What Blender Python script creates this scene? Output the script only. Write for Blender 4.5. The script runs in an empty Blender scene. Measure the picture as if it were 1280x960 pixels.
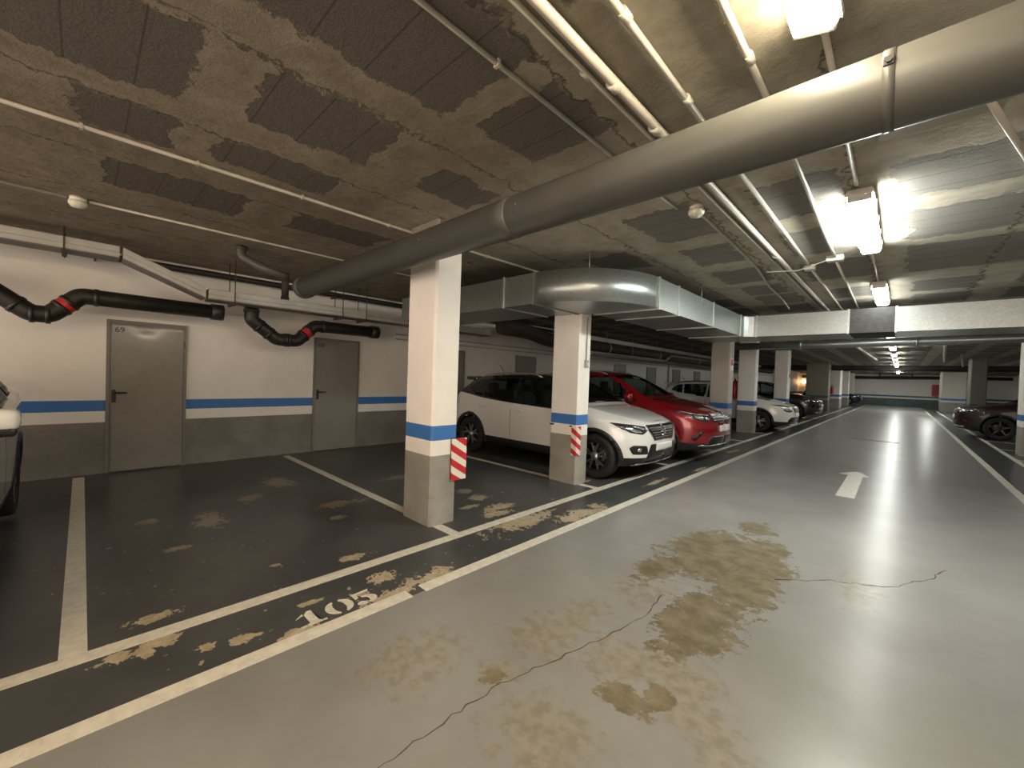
import bpy, bmesh, math, random
from mathutils import Vector, Matrix
from mathutils.bvhtree import BVHTree
random.seed(7)
D = bpy.data
C = bpy.context.scene.collection
PI = math.pi
HC = 2.9            # ceiling height

# ------------------------------------------------------------------ helpers
def link(o, parent=None):
    C.objects.link(o)
    if parent is not None:
        o.parent = parent
    return o

def obj(name, bm, mat, parent=None, smooth=False, loc=None):
    me = D.meshes.new(name)
    bm.normal_update()
    bm.to_mesh(me); bm.free()
    if smooth:
        for p in me.polygons: p.use_smooth = True
    if mat is not None:
        for m in (mat if isinstance(mat, (list, tuple)) else [mat]):
            me.materials.append(m)
    o = D.objects.new(name, me)
    if loc is not None: o.location = loc
    return link(o, parent)

def tag(o, label=None, cat=None, group=None, kind=None):
    if label: o['label'] = label
    if cat: o['category'] = cat
    if group: o['group'] = group
    if kind: o['kind'] = kind
    return o

def thing(name, label, cat, loc=(0, 0, 0), rz=0, group=None):
    o = D.objects.new(name, None)
    o.empty_display_size = .1
    o.location = loc; o.rotation_euler = (0, 0, rz)
    C.objects.link(o)
    return tag(o, label, cat, group)

def children(o): return [c for c in D.objects if c.parent == o]

def copy_tree(o, parent=None):
    c = o.copy(); C.objects.link(c); c.parent = parent
    for ch in children(o): copy_tree(ch, c)
    return c

def B(): return bmesh.new()

def box(bm, x0, x1, y0, y1, z0, z1, bev=0, seg=2, mi=0):
    t = bmesh.new()
    bmesh.ops.create_cube(t, size=1)
    for v in t.verts:
        v.co = Vector(((x0+x1)/2+v.co.x*(x1-x0), (y0+y1)/2+v.co.y*(y1-y0), (z0+z1)/2+v.co.z*(z1-z0)))
    if bev:
        bmesh.ops.bevel(t, geom=list(t.edges), offset=bev, segments=seg, profile=.5, affect='EDGES')
    merge(bm, t, mi)

def merge(bm, t, mi=0, mat=None):
    vs = [bm.verts.new(mat @ v.co if mat else v.co) for v in t.verts]
    t.verts.index_update()
    for f in t.faces:
        try:
            nf = bm.faces.new([vs[v.index] for v in f.verts]); nf.material_index = mi; nf.smooth = f.smooth
        except ValueError: pass
    t.free()

def smooth_path(pts, rad, n=5):
    """round the corners of a polyline"""
    pts = [Vector(p) for p in pts]
    if rad <= 0 or len(pts) < 3: return pts
    out = [pts[0]]
    for i in range(1, len(pts)-1):
        a, b, c = pts[i-1], pts[i], pts[i+1]
        r = min(rad, (a-b).length*.45, (c-b).length*.45)
        p0 = b+(a-b).normalized()*r; p2 = b+(c-b).normalized()*r
        for k in range(n+1):
            t = k/n
            out.append(p0*(1-t)**2+b*2*t*(1-t)+p2*t*t)
    out.append(pts[-1])
    return out

def tube(bm, pts, r, seg=12, cap=True, rad=0):
    pts = smooth_path(pts, rad)
    rings = []
    up = Vector((0, 0, 1))
    prev = None
    for i, p in enumerate(pts):
        d = (pts[min(i+1, len(pts)-1)]-pts[max(i-1, 0)]).normalized()
        if prev is None:
            ref = up if abs(d.z) < .9 else Vector((1, 0, 0))
            n = d.cross(ref).normalized()
        else:
            n = (prev-d*prev.dot(d)).normalized()
        prev = n
        b = d.cross(n)
        rr = r[i] if isinstance(r, (list, tuple)) else r
        rings.append([bm.verts.new(p+n*rr*math.cos(2*PI*k/seg)+b*rr*math.sin(2*PI*k/seg)) for k in range(seg)])
    for a, b in zip(rings, rings[1:]):
        for k in range(seg):
            f = bm.faces.new((a[k], a[(k+1) % seg], b[(k+1) % seg], b[k])); f.smooth = True
    if cap:
        bm.faces.new(rings[0][::-1]); bm.faces.new(rings[-1])

def lathe(bm, prof, axis='z', seg=32, c=(0, 0, 0), cap=True):
    """prof: list of (r, h)"""
    c = Vector(c); rings = []
    for r, h in prof:
        ring = []
        for k in range(seg):
            a = 2*PI*k/seg
            if axis == 'z': v = Vector((r*math.cos(a), r*math.sin(a), h))
            elif axis == 'y': v = Vector((r*math.cos(a), h, r*math.sin(a)))
            else: v = Vector((h, r*math.cos(a), r*math.sin(a)))
            ring.append(bm.verts.new(c+v))
        rings.append(ring)
    for a, b in zip(rings, rings[1:]):
        for k in range(seg):
            f = bm.faces.new((a[k], a[(k+1) % seg], b[(k+1) % seg], b[k])); f.smooth = True
    for ring in (rings[0], rings[-1]) if cap else ():
        try: bm.faces.new(ring)
        except ValueError: pass

def prism(bm, poly, h0, h1, plane='xy'):
    """extrude a 2D polygon between two heights; plane xy->z, xz->y, yz->x"""
    def P(a, b, h):
        return {'xy': (a, b, h), 'xz': (a, h, b), 'yz': (h, a, b)}[plane]
    lo = [bm.verts.new(P(a, b, h0)) for a, b in poly]
    hi = [bm.verts.new(P(a, b, h1)) for a, b in poly]
    n = len(poly)
    for k in range(n): bm.faces.new((lo[k], lo[(k+1) % n], hi[(k+1) % n], hi[k]))
    fa = bm.faces.new(lo[::-1]); fb = bm.faces.new(hi)
    bmesh.ops.triangulate(bm, faces=[fa, fb])
    bmesh.ops.recalc_face_normals(bm, faces=list(bm.faces))

# ------------------------------------------------------------------ materials
def new_mat(name):
    m = D.materials.new(name); m.use_nodes = True
    nt = m.node_tree
    return m, nt, nt.nodes['Principled BSDF']

class NB:
    """small node builder"""
    def __init__(s, nt): s.nt = nt
    def n(s, t, **kw):
        x = s.nt.nodes.new(t)
        for k, v in kw.items(): setattr(x, k, v)
        return x
    def lk(s, a, b): s.nt.links.new(a, b)
    def val(s, sock, v):
        if hasattr(v, 'is_output') or isinstance(v, bpy.types.NodeSocket): s.lk(v, sock)
        else: sock.default_value = v
    def math(s, op, a, b=None, c=None, clamp=False):
        x = s.n('ShaderNodeMath', operation=op, use_clamp=clamp)
        s.val(x.inputs[0], a)
        if b is not None: s.val(x.inputs[1], b)
        if c is not None: s.val(x.inputs[2], c)
        return x.outputs[0]
    def vmath(s, op, a, b=None):
        x = s.n('ShaderNodeVectorMath', operation=op)
        s.val(x.inputs[0], a)
        if b is not None: s.val(x.inputs[1], b)
        return x.outputs['Value'] if op in ('LENGTH', 'DOT_PRODUCT') else x.outputs[0]
    def pos(s): return s.n('ShaderNodeNewGeometry').outputs['Position']
    def sep(s, v):
        x = s.n('ShaderNodeSeparateXYZ'); s.lk(v, x.inputs[0]); return x.outputs
    def noise(s, v, scale, detail=4, rough=.6, col=False):
        x = s.n('ShaderNodeTexNoise'); s.lk(v, x.inputs['Vector'])
        x.inputs['Scale'].default_value = scale; x.inputs['Detail'].default_value = detail
        x.inputs['Roughness'].default_value = rough
        return x.outputs['Color'] if col else x.outputs['Fac']
    def ramp(s, f, lo, hi):
        x = s.n('ShaderNodeMapRange'); x.interpolation_type = 'SMOOTHSTEP'
        s.val(x.inputs[0], f); x.inputs[1].default_value = lo; x.inputs[2].default_value = hi
        return x.outputs[0]
    def mix(s, f, a, b):
        x = s.n('ShaderNodeMix'); x.data_type = 'RGBA'
        s.val(x.inputs[0], f)
        for sock, v in ((x.inputs[6], a), (x.inputs[7], b)):
            if isinstance(v, (tuple, list)): sock.default_value = (*v[:3], 1)
            else: s.lk(v, sock)
        return x.outputs[2]
    def bump(s, bsdf, h, strength=.3, dist=.01):
        x = s.n('ShaderNodeBump'); x.inputs['Strength'].default_value = strength
        x.inputs['Distance'].default_value = dist
        s.lk(h, x.inputs['Height']); s.lk(x.outputs[0], bsdf.inputs['Normal'])

def mat(name, col, rough=.5, metal=0, noise=.0, nscale=8, bump=0, bscale=60, coat=0, spec=.5, bdist=.004):
    m, nt, b = new_mat(name); nb = NB(nt)
    b.inputs['Roughness'].default_value = rough
    b.inputs['Metallic'].default_value = metal
    b.inputs['Specular IOR Level'].default_value = spec
    b.inputs['Coat Weight'].default_value = coat
    b.inputs['Coat Roughness'].default_value = .05
    b.inputs['Base Color'].default_value = (*col, 1)
    tc = nt.nodes.new('ShaderNodeTexCoord').outputs['Object']
    if noise:
        f = nb.ramp(nb.noise(tc, nscale, 5), .3, .7)
        lo = tuple(c*(1-noise) for c in col); hi = tuple(min(1, c*(1+noise*.6)) for c in col)
        nb.lk(nb.mix(f, lo, hi), b.inputs['Base Color'])
    if bump:
        nb.bump(b, nb.noise(tc, bscale, 6), bump, bdist)
    return m

def emit_mat(name, col, strength, base=(.9, .9, .85)):
    m, nt, b = new_mat(name)
    b.inputs['Base Color'].default_value = (*base, 1)
    b.inputs['Emission Color'].default_value = (*col, 1)
    b.inputs['Emission Strength'].default_value = strength
    b.inputs['Roughness'].default_value = .4
    return m

# floor: wear patches in world coordinates (x, y, rx, ry)
WEAR = [(-2.72, 3.05, .16, .42), (-2.45, 3.75, .12, .45), (-2.38, 1.72, .09, .2), (-2.62, 1.47, .07, .12), (-2.36, 1.45, .06, .2),
        (-3.05, .29, .05, .12), (-2.77, .3, .06, .08), (-2.72, .23, .05, .04), (-4.66, .85, .22, .12), (-5.74, 1.75, .28, .16), (-5.2, 1.3, .15, .12),
        (-4.4, 1.95, .10, .24), (-4.0, 1.78, .06, .08), (-3.2, 3.2, .10, .22), (-3.6, 3.25, .10, .14), (-3.4, 2.95, .05, .12),
        (-3.05, 3.05, .08, .2), (-3.9, 3.3, .1, .1), (-2.5, .62, .05, .1), (-2.55, .45, .05, .06), (-2.36, .86, .05, .1), (-3.05, 1.5, .05, .14),
        (-3.3, 1.0, .03, .04), (-4.1, .55, .05, .1), (-5.0, 3.0, .12, .2), (-2.52, 5.7, .05, .35), (-3.2, 5.0, .05, .1), (-5.0, .45, .1, .1),
        (-2.4, 7.2, .05, .3), (-2.6, 9.8, .06, .4), (-2.75, .12, .05, .07), (-2.62, 1.0, .03, .07), (-2.5, 1.25, .04, .05)]
STAIN = [(-1.1, 3.75, .36, .62, 1), (-1.33, 3.1, .16, .35, .8), (-.82, 4.1, .18, .35, 1), (-.84, 2.6, .22, .42, 1), (-.75, 3.25, .2, .35, 1), (-1.0, 4.7, .2, .3, .7), (-.78, 3.7, .22, .4, 1),
         (-.86, 1.72, .13, .09, 1), (-.76, 1.84, .07, .08, .9), (-1.37, 1.38, .06, .08, .8)]
FAINT = [(-1.02, 1.95, .22, .2, 1), (-1.4, 1.85, .22, .28, 1), (-1.38, 2.15, .14, .22, 1), (-.6, 1.85, .2, .14, 1), (-.45, 1.75, .12, .1, 1), (-.2, 3.9, .15, .35, 1), (-1.0, 1.3, .25, .2, 1), (-.72, 2.05, .22, .18, 1), (-1.36, 1.42, .12, .14, 1), (-1.75, 1.2, .2, .3, 1), (-1.25, 2.7, .2, .3, 1)]

def blob_mask(nb, xy, lst):
    acc = None
    for e in lst:
        d = nb.vmath('SUBTRACT', xy, (e[0], e[1], 0))
        d = nb.vmath('MULTIPLY', d, (1/e[2], 1/e[3], 0))
        l = nb.vmath('LENGTH', d)
        if len(e) > 4: l = nb.math('ADD', l, (1-e[4])*.7)
        acc = l if acc is None else nb.math('MINIMUM', acc, l)
    return acc

def wear_nodes(nb):
    p = nb.pos()
    x, y, z = nb.sep(p)
    cv = nb.n('ShaderNodeCombineXYZ'); nb.lk(x, cv.inputs[0]); nb.lk(y, cv.inputs[1])
    xy = cv.outputs[0]
    n1 = nb.noise(xy, 5, 6, .65)
    n2 = nb.noise(xy, 16, 5, .6)
    w = blob_mask(nb, xy, WEAR)
    w = nb.math('ADD', w, nb.math('MULTIPLY', nb.math('SUBTRACT', n1, .5), 3.0))
    w = nb.math('ADD', w, nb.math('MULTIPLY', nb.math('SUBTRACT', n2, .5), 2.6))
    w = nb.math('ADD', w, nb.math('MULTIPLY', nb.math('SUBTRACT', nb.noise(xy, 40, 4, .6), .5), 1.2))
    wm = nb.ramp(w, .92, .86)
    return xy, x, y, n1, n2, wm

def make_floor_mat():
    m, nt, b = new_mat('painted_floor'); nb = NB(nt)
    xy, x, y, n1, n2, wm = wear_nodes(nb)
    n3 = nb.noise(xy, 1.3, 4); n5 = nb.noise(xy, 3, 6, .7)
    lane = nb.mix(nb.ramp(n3, .3, .7), (.215, .208, .195), (.265, .257, .245))
    s = blob_mask(nb, xy, STAIN)
    s = nb.math('ADD', s, nb.math('MULTIPLY', nb.math('SUBTRACT', n1, .5), 1.7))
    s = nb.math('ADD', s, nb.math('MULTIPLY', nb.math('SUBTRACT', n2, .5), 1.7))
    s = nb.math('ADD', s, nb.math('MULTIPLY', nb.math('SUBTRACT', nb.noise(xy, 45, 4, .6), .5), .9))
    sm = nb.math('MULTIPLY', nb.math('SUBTRACT', 1, nb.ramp(s, .9, 1.1), clamp=True), nb.ramp(n5, .2, .45), clamp=True)
    scol = nb.mix(nb.ramp(nb.noise(xy, 7, 7, .7), .35, .65), (.115, .093, .052), (.205, .17, .108))
    f = blob_mask(nb, xy, FAINT)
    f = nb.math('ADD', f, nb.math('ADD', nb.math('MULTIPLY', nb.math('SUBTRACT', n1, .5), 2.2), nb.math('MULTIPLY', nb.math('SUBTRACT', n2, .5), 1.6)))
    fm = nb.math('MULTIPLY', nb.ramp(f, 1.2, .5), .5)
    lane = nb.mix(fm, lane, nb.mix(nb.ramp(n2, .35, .65), (.17, .135, .08), (.30, .255, .18)))
    lane = nb.mix(nb.math('MULTIPLY', sm, .92), lane, scol)
    bay = nb.mix(nb.ramp(n3, .3, .7), (.052, .054, .055), (.078, .079, .077))
    bay = nb.mix(nb.math('MULTIPLY', nb.ramp(n2, .62, .72), .25), bay, (.10, .09, .075))
    chips = nb.math('MULTIPLY', nb.ramp(nb.noise(xy, 15, 4, .55), .66, .68), nb.ramp(nb.noise(xy, 1.7, 2), .46, .56))
    wm = nb.math('MAXIMUM', nb.math('MULTIPLY', wm, nb.math('ADD', nb.math('MULTIPLY', nb.ramp(x, -4.2, -2.95), .5), .5)), nb.math('MULTIPLY', chips, .8))
    bare = nb.mix(nb.ramp(n2, .35, .65), (.36, .29, .19), (.50, .42, .30))
    bay = nb.mix(wm, bay, bare)
    inl = nb.math('MULTIPLY', nb.math('GREATER_THAN', x, -2.26), nb.math('LESS_THAN', x, 1.24))
    nb.lk(nb.mix(inl, bay, lane), b.inputs['Base Color'])
    b.inputs['Roughness'].default_value = .28
    b.inputs['Specular IOR Level'].default_value = .30
    return m

def make_line_mat():
    m, nt, b = new_mat('line_paint'); nb = NB(nt)
    xy, x, y, n1, n2, wm = wear_nodes(nb)
    c = nb.mix(nb.ramp(n2, .3, .7), (.60, .56, .47), (.74, .70, .61))
    c = nb.mix(nb.math('MULTIPLY', nb.ramp(n1, .62, .72), .5), c, (.42, .37, .29))
    nb.lk(c, b.inputs['Base Color']); b.inputs['Roughness'].default_value = .4
    return m

# ceiling: dark block patches (x0, x1, y0, y1)
PATCH = [(-2.95, -2.25, -.6, .36), (-3.62, -3.16, -.05, .40), (-2.83, -2.22, .64, 1.35), (-3.54, -3.16, .60, 1.36), (-1.92, -1.22, .25, 1.38),
         (-1.86, -1.25, 1.60, 2.1), (-2.8, -2.4, 1.75, 2.3), (-1.87, -1.3, 3.35, 4.2), (-1.85, -1.35, 4.55, 5.3), (-1.9, -1.3, 5.7, 6.5), (-1.85, -1.3, 6.8, 7.5),
         (-.10, .75, 3.55, 4.3), (.0, .85, 4.62, 5.5), (-.02, .9, 5.75, 7.0), (-.9, -.35, 3.4, 4.2), (-.92, -.4, 4.6, 5.5), (-.95, -.3, 5.9, 6.9), (-4.7, -4.1, .1, 1.0), (-4.6, -4.1, 1.4, 2.3),
         (-3.5, -2.4, -2.6, -.8), (-1.9, -1.2, -1.8, -.1), (-.98, -.62, -.5, 1.3), (1.1, 1.9, 3.4, 4.5), (1.1, 2.0, 4.9, 6.4), (-2.9, -2.3, 4.2, 4.9), (.3, 1.2, 1.0, 2.4), (.4, 1.2, -1, .6)]
def make_ceiling_mat():
    m, nt, b = new_mat('ceiling_concrete'); nb = NB(nt)
    p = nb.pos(); x, y, z = nb.sep(p)
    na = nb.noise(p, 4.5, 6, .65); nb2 = nb.noise(p, 14, 5, .6); nf = nb.noise(p, 90, 4, .7); nl = nb.noise(p, .9, 3)
    jx = nb.math('ADD', x, nb.math('MULTIPLY', nb.math('SUBTRACT', na, .5), .30))
    jx = nb.math('ADD', jx, nb.math('MULTIPLY', nb.math('SUBTRACT', nb2, .5), .10))
    nc = nb.noise(nb.vmath('ADD', p, (7.3, 2.1, 0)), 4.5, 6, .65)
    jy = nb.math('ADD', y, nb.math('MULTIPLY', nb.math('SUBTRACT', nc, .5), .30))
    acc = None
    for x0, x1, y0, y1 in PATCH:
        ax = nb.math('SUBTRACT', nb.math('ABSOLUTE', nb.math('SUBTRACT', jx, (x0+x1)/2)), (x1-x0)/2)
        ay = nb.math('SUBTRACT', nb.math('ABSOLUTE', nb.math('SUBTRACT', jy, (y0+y1)/2)), (y1-y0)/2)
        d = nb.math('MAXIMUM', ax, ay)
        acc = d if acc is None else nb.math('MINIMUM', acc, d)
    pm = nb.ramp(acc, .012, -.012)
    # far field: periodic blocks between the joists
    fx = nb.math('ABSOLUTE', nb.math('SUBTRACT', nb.math('FRACT', nb.math('DIVIDE', nb.math('ADD', jx, 20.05), .95)), .5))
    fy = nb.math('ABSOLUTE', nb.math('SUBTRACT', nb.math('FRACT', nb.math('DIVIDE', nb.math('ADD', jy, 20.2), 1.15)), .5))
    per = nb.math('MULTIPLY', nb.ramp(fx, .34, .31), nb.ramp(fy, .40, .37))
    per = nb.math('MULTIPLY', per, nb.math('GREATER_THAN', y, 7.6))
    pm = nb.math('MAXIMUM', pm, per)
    mortar = nb.mix(nb.ramp(na, .3, .7), (.235, .197, .146), (.335, .29, .223))
    mortar = nb.mix(nb.math('MULTIPLY', nb.ramp(nb2, .56, .70), .45), mortar, (.155, .125, .09))
    block = nb.mix(nb.ramp(nf, .3, .7), (.115, .102, .087), (.165, .148, .128))
    block = nb.mix(nb.ramp(x, -1.2, .2), block, nb.mix(nb.ramp(nf, .3, .7), (.19, .18, .165), (.26, .25, .23)))  # block and mortar paler rightwards: light falloff to the left put into colour
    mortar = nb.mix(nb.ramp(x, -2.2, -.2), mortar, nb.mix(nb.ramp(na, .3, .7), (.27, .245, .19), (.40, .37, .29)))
    lit_fwd = nb.math('MULTIPLY', nb.ramp(y, 1.6, 3.6), nb.ramp(x, -5.0, -2.8))  # lamp-lit stretch beyond the pipe: its brightness is put into the colour
    block = nb.mix(lit_fwd, block, nb.mix(nb.ramp(nf, .3, .7), (.21, .20, .18), (.28, .265, .24)))
    mortar = nb.mix(lit_fwd, mortar, nb.mix(nb.ramp(na, .3, .7), (.42, .385, .31), (.56, .52, .43)))
    # block joints every 25 cm along the lane direction
    jt = nb.math('ABSOLUTE', nb.math('SUBTRACT', nb.math('FRACT', nb.math('DIVIDE', nb.math('ADD', y, 20.08), .25)), .5))
    block = nb.mix(nb.math('MULTIPLY', nb.ramp(jt, .475, .49), .6), block, (.05, .043, .035))
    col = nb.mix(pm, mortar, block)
    # light rim of slurry round each patch
    rim = nb.math('MULTIPLY', nb.ramp(nb.math('ABSOLUTE', nb.math('SUBTRACT', acc, .035)), .035, .01), nb.ramp(nc, .42, .6))
    col = nb.mix(nb.math('MULTIPLY', rim, .55), col, (.33, .285, .215))
    # rough seams along the joists
    sx = nb.math('ABSOLUTE', nb.math('SUBTRACT', nb.math('FRACT', nb.math('DIVIDE', nb.math('ADD', jx, 20.05-.275), .95)), .5))
    sx2 = nb.math('MULTIPLY', nb.ramp(sx, .016, .005), nb.ramp(na, .36, .48))
    col = nb.mix(nb.math('MULTIPLY', nb.math('MULTIPLY', nb.ramp(sx, .05, .02), nb.ramp(nc, .45, .6)), .5), col, (.36, .315, .24))
    col = nb.mix(nb.math('MULTIPLY', sx2, .75), col, (.075, .062, .046))
    col = nb.mix(nb.math('MULTIPLY', nb.ramp(nl, .35, .65), .35), col, nb.mix(.55, col, (.10, .08, .06)))
    nb.lk(col, b.inputs['Base Color']); b.inputs['Roughness'].default_value = .9
    b.inputs['Specular IOR Level'].default_value = .2
    h = nb.math('ADD', nb.math('MULTIPLY', pm, -.6), nb.math('ADD', nb.math('MULTIPLY', nb2, .8), nb.math('MULTIPLY', nf, .35)))
    nb.bump(b, h, .55, .02)
    return m

def make_band_mat(name, grey, white=(.86, .82, .76), blue=(.045, .17, .46), zs=(.672, .818, .958), rough=.55):
    m, nt, b = new_mat(name); nb = NB(nt)
    p = nb.pos(); x, y, z = nb.sep(p)
    n1 = nb.noise(p, 2.2, 5); n2 = nb.noise(p, 25, 5)
    g = nb.mix(nb.ramp(n1, .3, .7), tuple(c*.8 for c in grey), tuple(c*1.12 for c in grey))
    w = nb.mix(nb.ramp(n1, .3, .7), tuple(c*.93 for c in white), white)
    w = nb.mix(nb.math('MULTIPLY', nb.ramp(n2, .68, .74), .25), w, (.35, .30, .25))
    c = nb.mix(nb.math('GREATER_THAN', z, zs[0]), g, w)
    c = nb.mix(nb.math('GREATER_THAN', z, zs[1]), c, blue)
    c = nb.mix(nb.math('GREATER_THAN', z, zs[2]), c, w)
    if name != 'banded_wall_paint': c = nb.mix(nb.math('GREATER_THAN', z, 2.815), c, nb.mix(nb.ramp(n2, .3, .7), (.17, .145, .11), (.25, .215, .165)))   # bare concrete head
    # scuffs low on the grey paint
    sc = nb.math('MULTIPLY', nb.ramp(nb.noise(p, 6, 5, .7), .55, .72), nb.ramp(z, .62, .45))
    c = nb.mix(nb.math('MULTIPLY', sc, .35), c, tuple(q*.5 for q in grey))
    nb.lk(c, b.inputs['Base Color']); b.inputs['Roughness'].default_value = rough
    nb.bump(b, n2, .12, .004)
    return m

def make_galv(name, col=(.40, .43, .42), rough=.36):
    m, nt, b = new_mat(name); nb = NB(nt)
    p = nb.pos()
    v = nb.n('ShaderNodeTexVoronoi'); v.inputs['Scale'].default_value = 55; nb.lk(p, v.inputs['Vector'])
    sp = nb.sep(v.outputs['Color'])[0]
    c = nb.mix(sp, tuple(q*.9 for q in col), tuple(min(1, q*1.08) for q in col))
    nb.lk(c, b.inputs['Base Color']); b.inputs['Metallic'].default_value = .85
    nb.lk(nb.math('ADD', nb.math('MULTIPLY', nb.noise(p, 6, 4), .12), rough-.06), b.inputs['Roughness'])
    nb.bump(b, nb.noise(p, 4, 2), .12, .02)
    return m

def make_glass(name, tint=(.06, .08, .075), alpha=.33):
    m, nt, b = new_mat(name); nb = NB(nt)
    out = nt.nodes['Material Output']
    t = nb.n('ShaderNodeBsdfTransparent'); t.inputs[0].default_value = (.60, .69, .64, 1)
    b.inputs['Base Color'].default_value = (.008, .010, .010, 1); b.inputs['Roughness'].default_value = .04
    mx = nb.n('ShaderNodeMixShader'); mx.inputs[0].default_value = alpha
    nb.lk(t.outputs[0], mx.inputs[1]); nb.lk(b.outputs[0], mx.inputs[2]); nb.lk(mx.outputs[0], out.inputs[0])
    return m

def make_paint(name, col, rough=.22, metal=0., coat=1., inside=(.012, .012, .012)):
    m, nt, b = new_mat(name); nb = NB(nt)
    g = nb.n('ShaderNodeNewGeometry')
    nb.lk(nb.mix(g.outputs['Backfacing'], col, inside), b.inputs['Base Color'])
    b.inputs['Roughness'].default_value = rough; b.inputs['Metallic'].default_value = metal
    nb.lk(nb.math('MULTIPLY', nb.math('SUBTRACT', 1, g.outputs['Backfacing']), coat), b.inputs['Coat Weight'])
    b.inputs['Coat Roughness'].default_value = .04
    return m

M = {}
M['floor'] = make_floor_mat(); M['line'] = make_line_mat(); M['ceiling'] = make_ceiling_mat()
M['wall'] = make_band_mat('banded_wall_paint', (.20, .187, .168))
M['farwall'] = make_band_mat('banded_far_wall_paint', (.10, .14, .145), blue=(.05, .16, .24))
M['column'] = make_band_mat('banded_column_paint', (.33, .31, .275), white=(.88, .84, .78))
M['door'] = mat('door_grey_paint', (.25, .23, .20), .38, .0, .08, 3, .05, 40)
M['doorframe'] = mat('door_frame_paint', (.19, .175, .152), .45, .0, .08, 5)
M['black'] = mat('black_plastic', (.012, .012, .012), .4, 0, .2, 20)
M['pipe'] = mat('grey_pipe', (.080, .079, .069), .42, .0, .10, 2.5, .05, 7, bdist=.01, spec=.35)
M['pipering'] = mat('pipe_socket_grey', (.088, .087, .076), .42, 0, .1, 6, spec=.35)
M['darkpipe'] = mat('dark_drain_pipe', (.022, .019, .016), .45, 0, .3, 5)
M['brownpipe'] = mat('dull_brown_pipe', (.055, .042, .034), .6, 0, .3, 5)
M['zinc'] = mat('zinc_steel', (.55, .54, .50), .35, .8, .15, 10)
M['conduit'] = mat('white_pvc_conduit', (.52, .475, .40), .42, 0, .10, 6)
M['greyconduit'] = mat('grey_conduit', (.33, .32, .30), .5, 0, .12, 6)
M['box'] = mat('junction_box_plastic', (.60, .58, .52), .45, 0, .08, 8)
M['galv'] = make_galv('galvanised_duct'); M['seam'] = mat('duct_flange_steel', (.50, .52, .50), .35, .85, .1, 12)
M['tray'] = mat('cable_tray_pvc', (.50, .49, .45), .4, .15, .08, 7); M['traydark'] = mat('tray_underside', (.16, .145, .125), .6, 0, .15, 7)
M['detector'] = mat('detector_plastic', (.72, .68, .58), .4, 0, .05, 8)
M['red'] = mat('red_enamel', (.42, .012, .012), .35, 0, .12, 8, coat=.3)
M['redlabel'] = mat('red_label', (.62, .02, .02), .5, 0, .1, 30)
M['whitesign'] = mat('white_sign', (.78, .76, .72), .5, 0, .05, 20)
M['housing'] = mat('lamp_housing', (.55, .52, .44), .45, 0, .08, 9)
M['beam'] = mat('dark_beam_paint', (.035, .033, .03), .7, 0, .3, 4)
M['crack'] = mat('crack_dirt', (.10, .075, .05), .9, 0, .3, 30)
M['digit'] = mat('stencil_paint', (.66, .62, .53), .45, 0, .2, 25)
M['tyre'] = mat('tyre_rubber', (.012, .012, .012), .75, 0, .2, 30, .1, 80)
M['rim'] = mat('alloy_rim', (.50, .50, .50), .28, .9, .05, 10)
M['rimdark'] = mat('black_alloy', (.02, .02, .02), .3, .3, .1, 10)
M['glass'] = make_glass('car_glass')
M['chrome'] = mat('chrome', (.75, .75, .75), .08, 1, .02, 5)
M['headlamp'] = mat('headlamp_lens', (.55, .57, .58), .06, .75, .25, 30, coat=1)
M['lampdark'] = mat('headlamp_dark', (.03, .032, .035), .08, .2, .2, 30, coat=1)
M['grille'] = mat('grille_black', (.015, .015, .016), .3, .2, .4, 60)
M['plate'] = mat('number_plate', (.72, .70, .66), .4, 0, .06, 40)
M['redlens'] = mat('red_lens', (.25, .005, .005), .1, 0, .2, 20, coat=1)
M['seat'] = mat('seat_fabric', (.03, .03, .032), .8, 0, .2, 20)
M['cladding'] = mat('cladding_plastic', (.016, .016, .016), .5, 0, .2, 30)
M['paint_white'] = make_paint('white_car_paint', (.74, .72, .69))
M['paint_black'] = make_paint('black_car_paint', (.008, .008, .009))
M['paint_red'] = make_paint('red_car_paint', (.25, .005, .010), .25, .3)
M['paint_red_shaded'] = make_paint('shaded_red_car_paint', (.016, .001, .0015), .5, 0, coat=.25)  # red car's paint blackened; the shade it stands in is put into colour
M['paint_dark'] = make_paint('charcoal_car_paint', (.012, .012, .014), .25, .3)
M['paint_silver'] = make_paint('grey_car_paint', (.30, .30, .30), .28, .5)

# ------------------------------------------------------------------ the setting
XL, XR, Y0, Y1 = -7.54, 6.42, -6.0, 50.0
def quadgrid(x0, x1, y0, y1, z, flip=False):
    bm = B(); box(bm, x0, x1, y0, y1, *( (z, z+.2) if flip else (z-.2, z)))
    return bm
floor = tag(obj('floor', quadgrid(XL-.2, XR+.2, Y0-.2, Y1+.2, 0), M['floor']), kind='structure')
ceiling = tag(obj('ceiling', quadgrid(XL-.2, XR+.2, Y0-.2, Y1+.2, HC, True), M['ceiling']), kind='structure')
def wall(name, m, *d):
    bm = B(); box(bm, *d); return tag(obj(name, bm, m), kind='structure')
wall('wall_left', M['wall'], XL-.2, XL, Y0, Y1, 0, HC)
wall('wall_right', M['wall'], XR, XR+.2, Y0, Y1, 0, HC)
wall('wall_far', M['farwall'], XL-.2, XR+.2, Y1, Y1+.2, 0, HC)

# painted markings: thin paint films on the floor, parts of the floor
def paint(name, x0, x1, y0, y1, m='line', z=.0015):
    bm = B(); box(bm, x0, x1, y0, y1, 0, z); return obj(name, bm, M[m], floor)
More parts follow.
